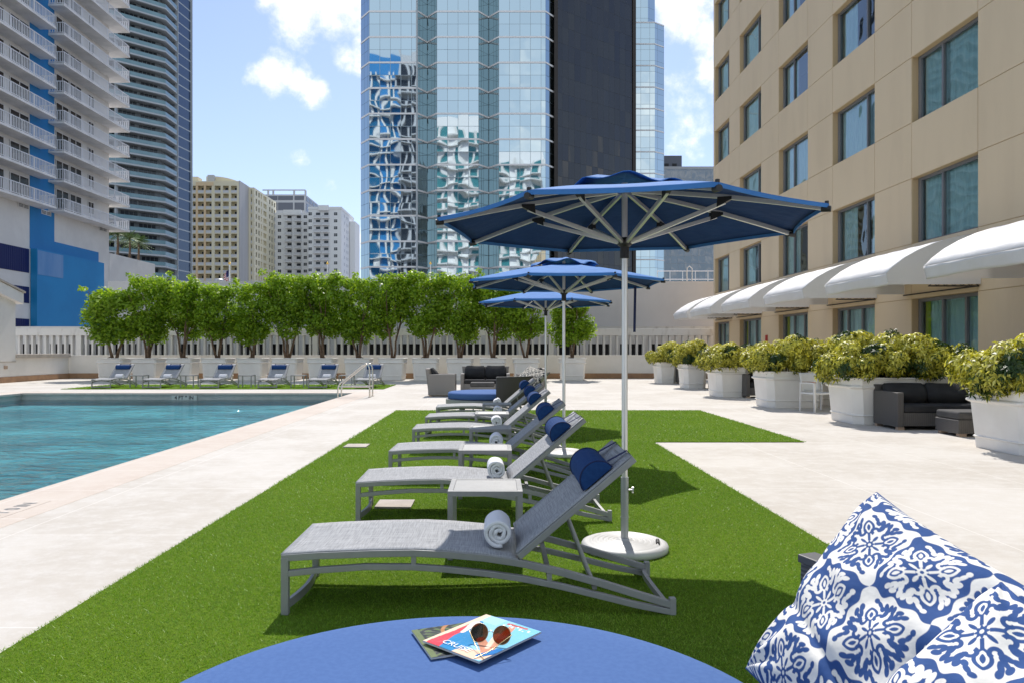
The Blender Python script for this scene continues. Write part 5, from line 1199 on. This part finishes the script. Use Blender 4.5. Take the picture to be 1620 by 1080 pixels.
# ------------------------------------------------------------------ white apartment block
wb = r = thing('white_block', 'white apartment block with small dark windows beside the cream tower', 'building', (0, 0, 0))
E1, E2 = 290.0, 298.0; zt1, zt2 = zat(327.6, E1), zat(334, E2); xa, xb_, xc = xat(488, E1), xat(540, E1), xat(434, E2); p1 = 11.1 / F * E1; p2 = 10.75 / F * E2
MB().box(xa, xb_, E1, 315, -3, zt1 - 1).build('wall', M['wht_b'], r); MB().box(xa - .15, xb_ + .15, E1 - .15, 315.1, zt1 - .99, zt1).build('parapet', M['wht_b'], r)
MB().box(xat(504, E1-.6), xat(520, E1-.6), E1 - .9, E1 - .16, zt1 - 1.6, zt1 + .5).build('parapet', M['wht_b'], r)
MB().box(xc, xa - .002, E2, 318, -3, zt2 - .8).build('wing', M['wht_b'], r); MB().box(xat(449, E2), xat(477, E2), E2 - .8, E2 - .002, zt2 - 1.8, zt2 + .3).build('parapet', M['wht_b'], r); MB().box(xb_ + .16, xb_ + 2.4, 306, 316, -3, zt1 - 3).build('stair_tower', M['wht_b'], r)
small = MB().box(-.65, .65, -.02, .04, 0, 1.15).build('window', M['darkwin'], wb); MB().box(-.03, .03, -.035, -.0205, 0, 1.15).box(-.65, .65, -.034, -.0205, .55, .6).build('glazing_bar', M['wht_b'], small)
bal = MB().box(-1.4, 1.4, -1.1, -.002, -.22, 0).box(-1.4, 1.4, -1.1, -1.04, 0, .95, 1).build('balcony', [M['wht_b'], M['rail_p']], wb); bwn = MB().box(-.85, .85, -.03, .02, .02, 2.15).build('window', M['darkwin'], wb)
f_ = [True, True, True]
def put(o, ix, loc):
    if f_[ix]: o.location = loc; f_[ix] = False
    elif ix == 0: dup(o, loc, None, None, wb)
    else: part_copy(o, loc, wb)
for k in range(9):
    z = zat(341, E1) - p1 * k
    for px in (490.8, 531): put(small, 0, (xat(px, E1), E1 - .021, z))
    for px in (502.5, 515.5): put(bal, 1, (xat(px, E1), E1, z - 1.1)); put(bwn, 2, (xat(px, E1) + .2, E1 - .021, z - 1.1))
    z = zat(345.5, E2) - p2 * k
    put(small, 0, (xat(442.2, E2), E2 - .021, z)); put(small, 0, (xat(483, E2), E2 - .021, z))
    for px in (457, 471.6): put(bal, 1, (xat(px, E2), E2, z - 1.2)); put(bwn, 2, (xat(px, E2) + .3, E2 - .021, z - 1.2))
sw = MB().box(.002, .05, -.5, .5, 0, 1.2).build('window', M['grey_b'], wb); fst = True
for k in range(9):
    for y in (296, 300.5, 303):
        if fst: sw.location = (xb_, y, zt1 - 3.3 - p1 * k); fst = False
        else: part_copy(sw, (xb_, y, zt1 - 3.3 - p1 * k), wb)
# grey office block behind it
gb = r = thing('grey_office_block', 'grey glazed office block with an open roof frame behind the white block', 'building', (0, 0, 0)); Dg = 350.0; gx0_, gx1 = xat(415, Dg), xat(483, Dg); gz = zat(308, Dg)
MB().box(gx0_, gx1, Dg, 385, -3, gz).build('wall', M['grey_b'], r)
for (z0, z1) in ((zat(317, Dg), zat(310.5, Dg)), (zat(333, Dg), zat(321, Dg)), (zat(350, Dg), zat(338, Dg))):
    for (a, b) in ((422, 439), (440, 463.5), (466, 481)): MB().box(xat(a, Dg), xat(b, Dg), Dg - .1, Dg - .002, z0, z1).build('window', M['grey_d'], r)
    for j in range(5): MB().box(gx1 + .002, gx1 + .1, Dg + 2 + 6 * j, Dg + 6.5 + 6 * j, z0, z1).build('window', M['darkwin'], r)
m = MB()
for px in (424, 432, 465, 483): x = xat(px, Dg); m.box(x - .4, x + .4, Dg, Dg + .8, gz, gz + 1.9)
m.box(gx0_, gx1, Dg + .01, Dg + .79, gz + 1.9, gz + 2.4); m.build('roof_frame', M['grey_b'], r)

# ------------------------------------------------------------------ glass office tower
gt = r = thing('glass_tower', 'mirrored glass office tower with a black granite face', 'building', (0, 0, 0))
V0 = zat(59, 111.0)
def facade(pts, z0, z1, name, mt, parent, u0=0):
    me = bpy.data.meshes.new(name); vs = []; fs = []; uvs = []; u = u0
    for a, b in zip(pts, pts[1:]):
        L = math.hypot(b[0]-a[0], b[1]-a[1]); o = len(vs); vs += [(a[0],a[1],z0),(b[0],b[1],z0),(b[0],b[1],z1),(a[0],a[1],z1)]; fs.append((o,o+1,o+2,o+3)); uvs += [(u,z0-V0),(u+L,z0-V0),(u+L,z1-V0),(u,z1-V0)]; u += L
    me.from_pydata(vs, [], fs); ul = me.uv_layers.new(name='UVMap')
    for i, q_ in enumerate(uvs): ul.data[i].uv = q_
    me.materials.append(mt); o = bpy.data.objects.new(name, me); col.objects.link(o); o.parent = parent; return o
G1 = 111.0
def gx(px, d=G1): return (xat(px, d), d)
segs = [((gx(571, 113.4)), gx(584), 1), (gx(584), gx(658.5), 0), (gx(658.5), gx(661), 0), (gx(661), gx(676, 113.0), 1), (gx(676, 113.0), gx(691), 1), (gx(691), gx(757), 0), (gx(757), gx(773, 113.0), 1), (gx(773, 113.0), gx(789), 1), (gx(789), gx(863), 0), (gx(863), gx(879, 113.2), 1)]
ZG = 70
for a, b, dk in segs: facade([a, b], -3, ZG, 'glazing', M['tglass_d'] if dk else M['tglass'], gt)
prof = [s[0] for s in segs] + [segs[-1][1]]
def band_mesh(pts, dz, out=.12):
    m = MB()
    for a, b in zip(pts, pts[1:]): m.beam((a[0], a[1], 0), (b[0], b[1], 0), out, dz)
    return m
fl0 = zat(59, G1); pitchG = 40.4 / F * G1
Bd = band_mesh(prof, .26).build('floor_band', M['band'], gt); Bd.location = (0, 0, fl0 - pitchG * 13)
for k in range(-12, 4): part_copy(Bd, (0, 0, fl0 + pitchG * k), gt)
MB().box(gx(658.3)[0], gx(661)[0], G1 - .25, G1 - .02, -3, ZG).build('corner_fin', M['tow_slab'], gt)
gA, gB = gx(879.5, 112.6), gx(1003, 123.4)
facade([gA, gB], -3, ZG, 'granite_face', M['granite'], gt)
for (a, wdt) in ((gA, 0), (gB, 0)):
    MB().box(a[0] - .28, a[0] + .28, a[1] - .35, a[1] + .4, -3, ZG).build('granite_fin', M['truss'], gt)
RD = 130.0; zlow = zat(36, RD)
facade([gx(985, RD), gx(1036, RD), gx(1050.5, 131.4)], -3, zlow, 'glazing', M['tglass'], gt); facade([gx(985, RD + .5), gx(1025, RD + .5), gx(1036, 131.6)], zlow, 80, 'glazing', M['tglass'], gt)
facade([gx(1050.5, 131.4), (gx(1050.5, 131.4)[0] + 1, 150)], -3, zlow, 'glazing', M['tglass_d'], gt)
B2 = band_mesh([gx(985, RD), gx(1036, RD), gx(1050.5, 131.4)], .22).build('floor_band', M['band'], gt); B2.location = (0, 0, zlow)
for k in range(1, 15): part_copy(B2, (0, 0, zlow - 34.1 / F * RD * k), gt)
m = MB().prism([(p[0], p[1] + .35) for p in prof] + [(gB[0] - .3, gB[1] + .5), (gB[0] - .35, 131.6), gx(1035, RD + 2), gx(1049, 133), (30, 150), (-20, 150)], -3, 59); m.build('core', M['dark'], gt)
# grey blocks right of it
gr = r = thing('grey_city_block', 'blue grey office block with a stepped roof between glass tower and hotel', 'building', (0, 0, 0)); Dk = 160.0
facade([gx(1040, Dk), gx(1145, Dk)], -3, zat(268, Dk), 'glazing', M['mglass'], gr); MB().box(gx(1040, Dk)[0], gx(1145, Dk)[0], Dk + .1, 190, -3, zat(266, Dk) - .3).build('core', M['grey_d'], gr)
MB().box(gx(1040, Dk)[0], gx(1145, Dk)[0], Dk - .1, Dk + .09, zat(268, Dk), zat(264, Dk)).build('parapet', M['grey_b'], gr)
MB().box(gx(1040, Dk)[0], gx(1086, Dk)[0], Dk + 4, 185, zat(266, Dk), zat(239, Dk)).build('penthouse', M['grey_d'], gr); MB().box(gx(1086, Dk)[0] + .01, gx(1113, Dk)[0], Dk + 4, 185, zat(266, Dk), zat(257, Dk)).build('penthouse', M['grey_d'], gr)
for px in (1061, 1074): MB().box(gx(px, Dk)[0] - .5, gx(px, Dk)[0] + .5, Dk + 3.9, Dk + 3.99, zat(257, Dk), zat(252, Dk)).build('window', M['dark'], gr)

# ------------------------------------------------------------------ towers across the street, seen mirrored in the glass
def mirror_tower(name, label, x0, x1, y, h, wallm, bays, fl, glassm, railm):
    r = thing(name, label, 'building', (0, 0, 0), 0, 'towers mirrored in the glass tower'); MB().box(x0, x1, y - 18, y, -3, h).build('wall', wallm, r); bw = (x1 - x0) / bays; n = min(int((h - 8) / fl), 33)
    wn = MB()
    for b in range(bays):
        if b % 3 != 2 or bays == 5: wn.box(x0 + bw * (b + .14), x0 + bw * (b + .86), .002, .12, .45, fl - .6)
    mm = []
    o = wn.build('window', glassm, r); sl_ = MB().box(x0 - .3, x1 + .3, .125, 1.3, -.1, .15)
    for b in range(bays + 1): sl_.box(x0 + bw * b - bw * .12, x0 + bw * b + bw * .12, .125, .5, .15, fl - .1)
    s_ = sl_.build('balcony', railm, r)
    for k in range(n):
        z = 6 + fl * k
        if k == 0: o.location = (0, y, z); s_.location = (0, y, z)
        else: part_copy(o, (0, y, z), r); part_copy(s_, (0, y, z), r)
tealw = mat('teal_window_band', (.05, .22, .24), .15); bluew = mat('blue_mirror_window', (.01, .12, .25), .12)
mirror_tower('mirrored_white_tower', 'white balcony tower mirrored in the middle of the glass tower', xat(693, 282), xat(757, 282), -60, 91, M['wht_b'], 8, 3.1, tealw, M['slab'])
mirror_tower('mirrored_teal_tower', 'white and teal tower mirrored right of the middle of the glass tower', xat(790, 290), xat(862, 290), -68, 80, M['wht_b'], 9, 3.1, tealw, M['slab'])
mirror_tower('mirrored_blue_tower', 'blue glazed tower mirrored at the left of the glass tower', xat(570, 275), xat(630, 275), -53, 112, M['blue2'], 9, 3.6, bluew, M['slab'])
mirror_tower('mirrored_grey_tower', 'grey balcony tower mirrored next to the blue one in the glass tower', xat(631, 275), xat(664, 275), -50, 112, M['grey_b'], 5, 3.6, M['darkwin'], M['grey_b'])
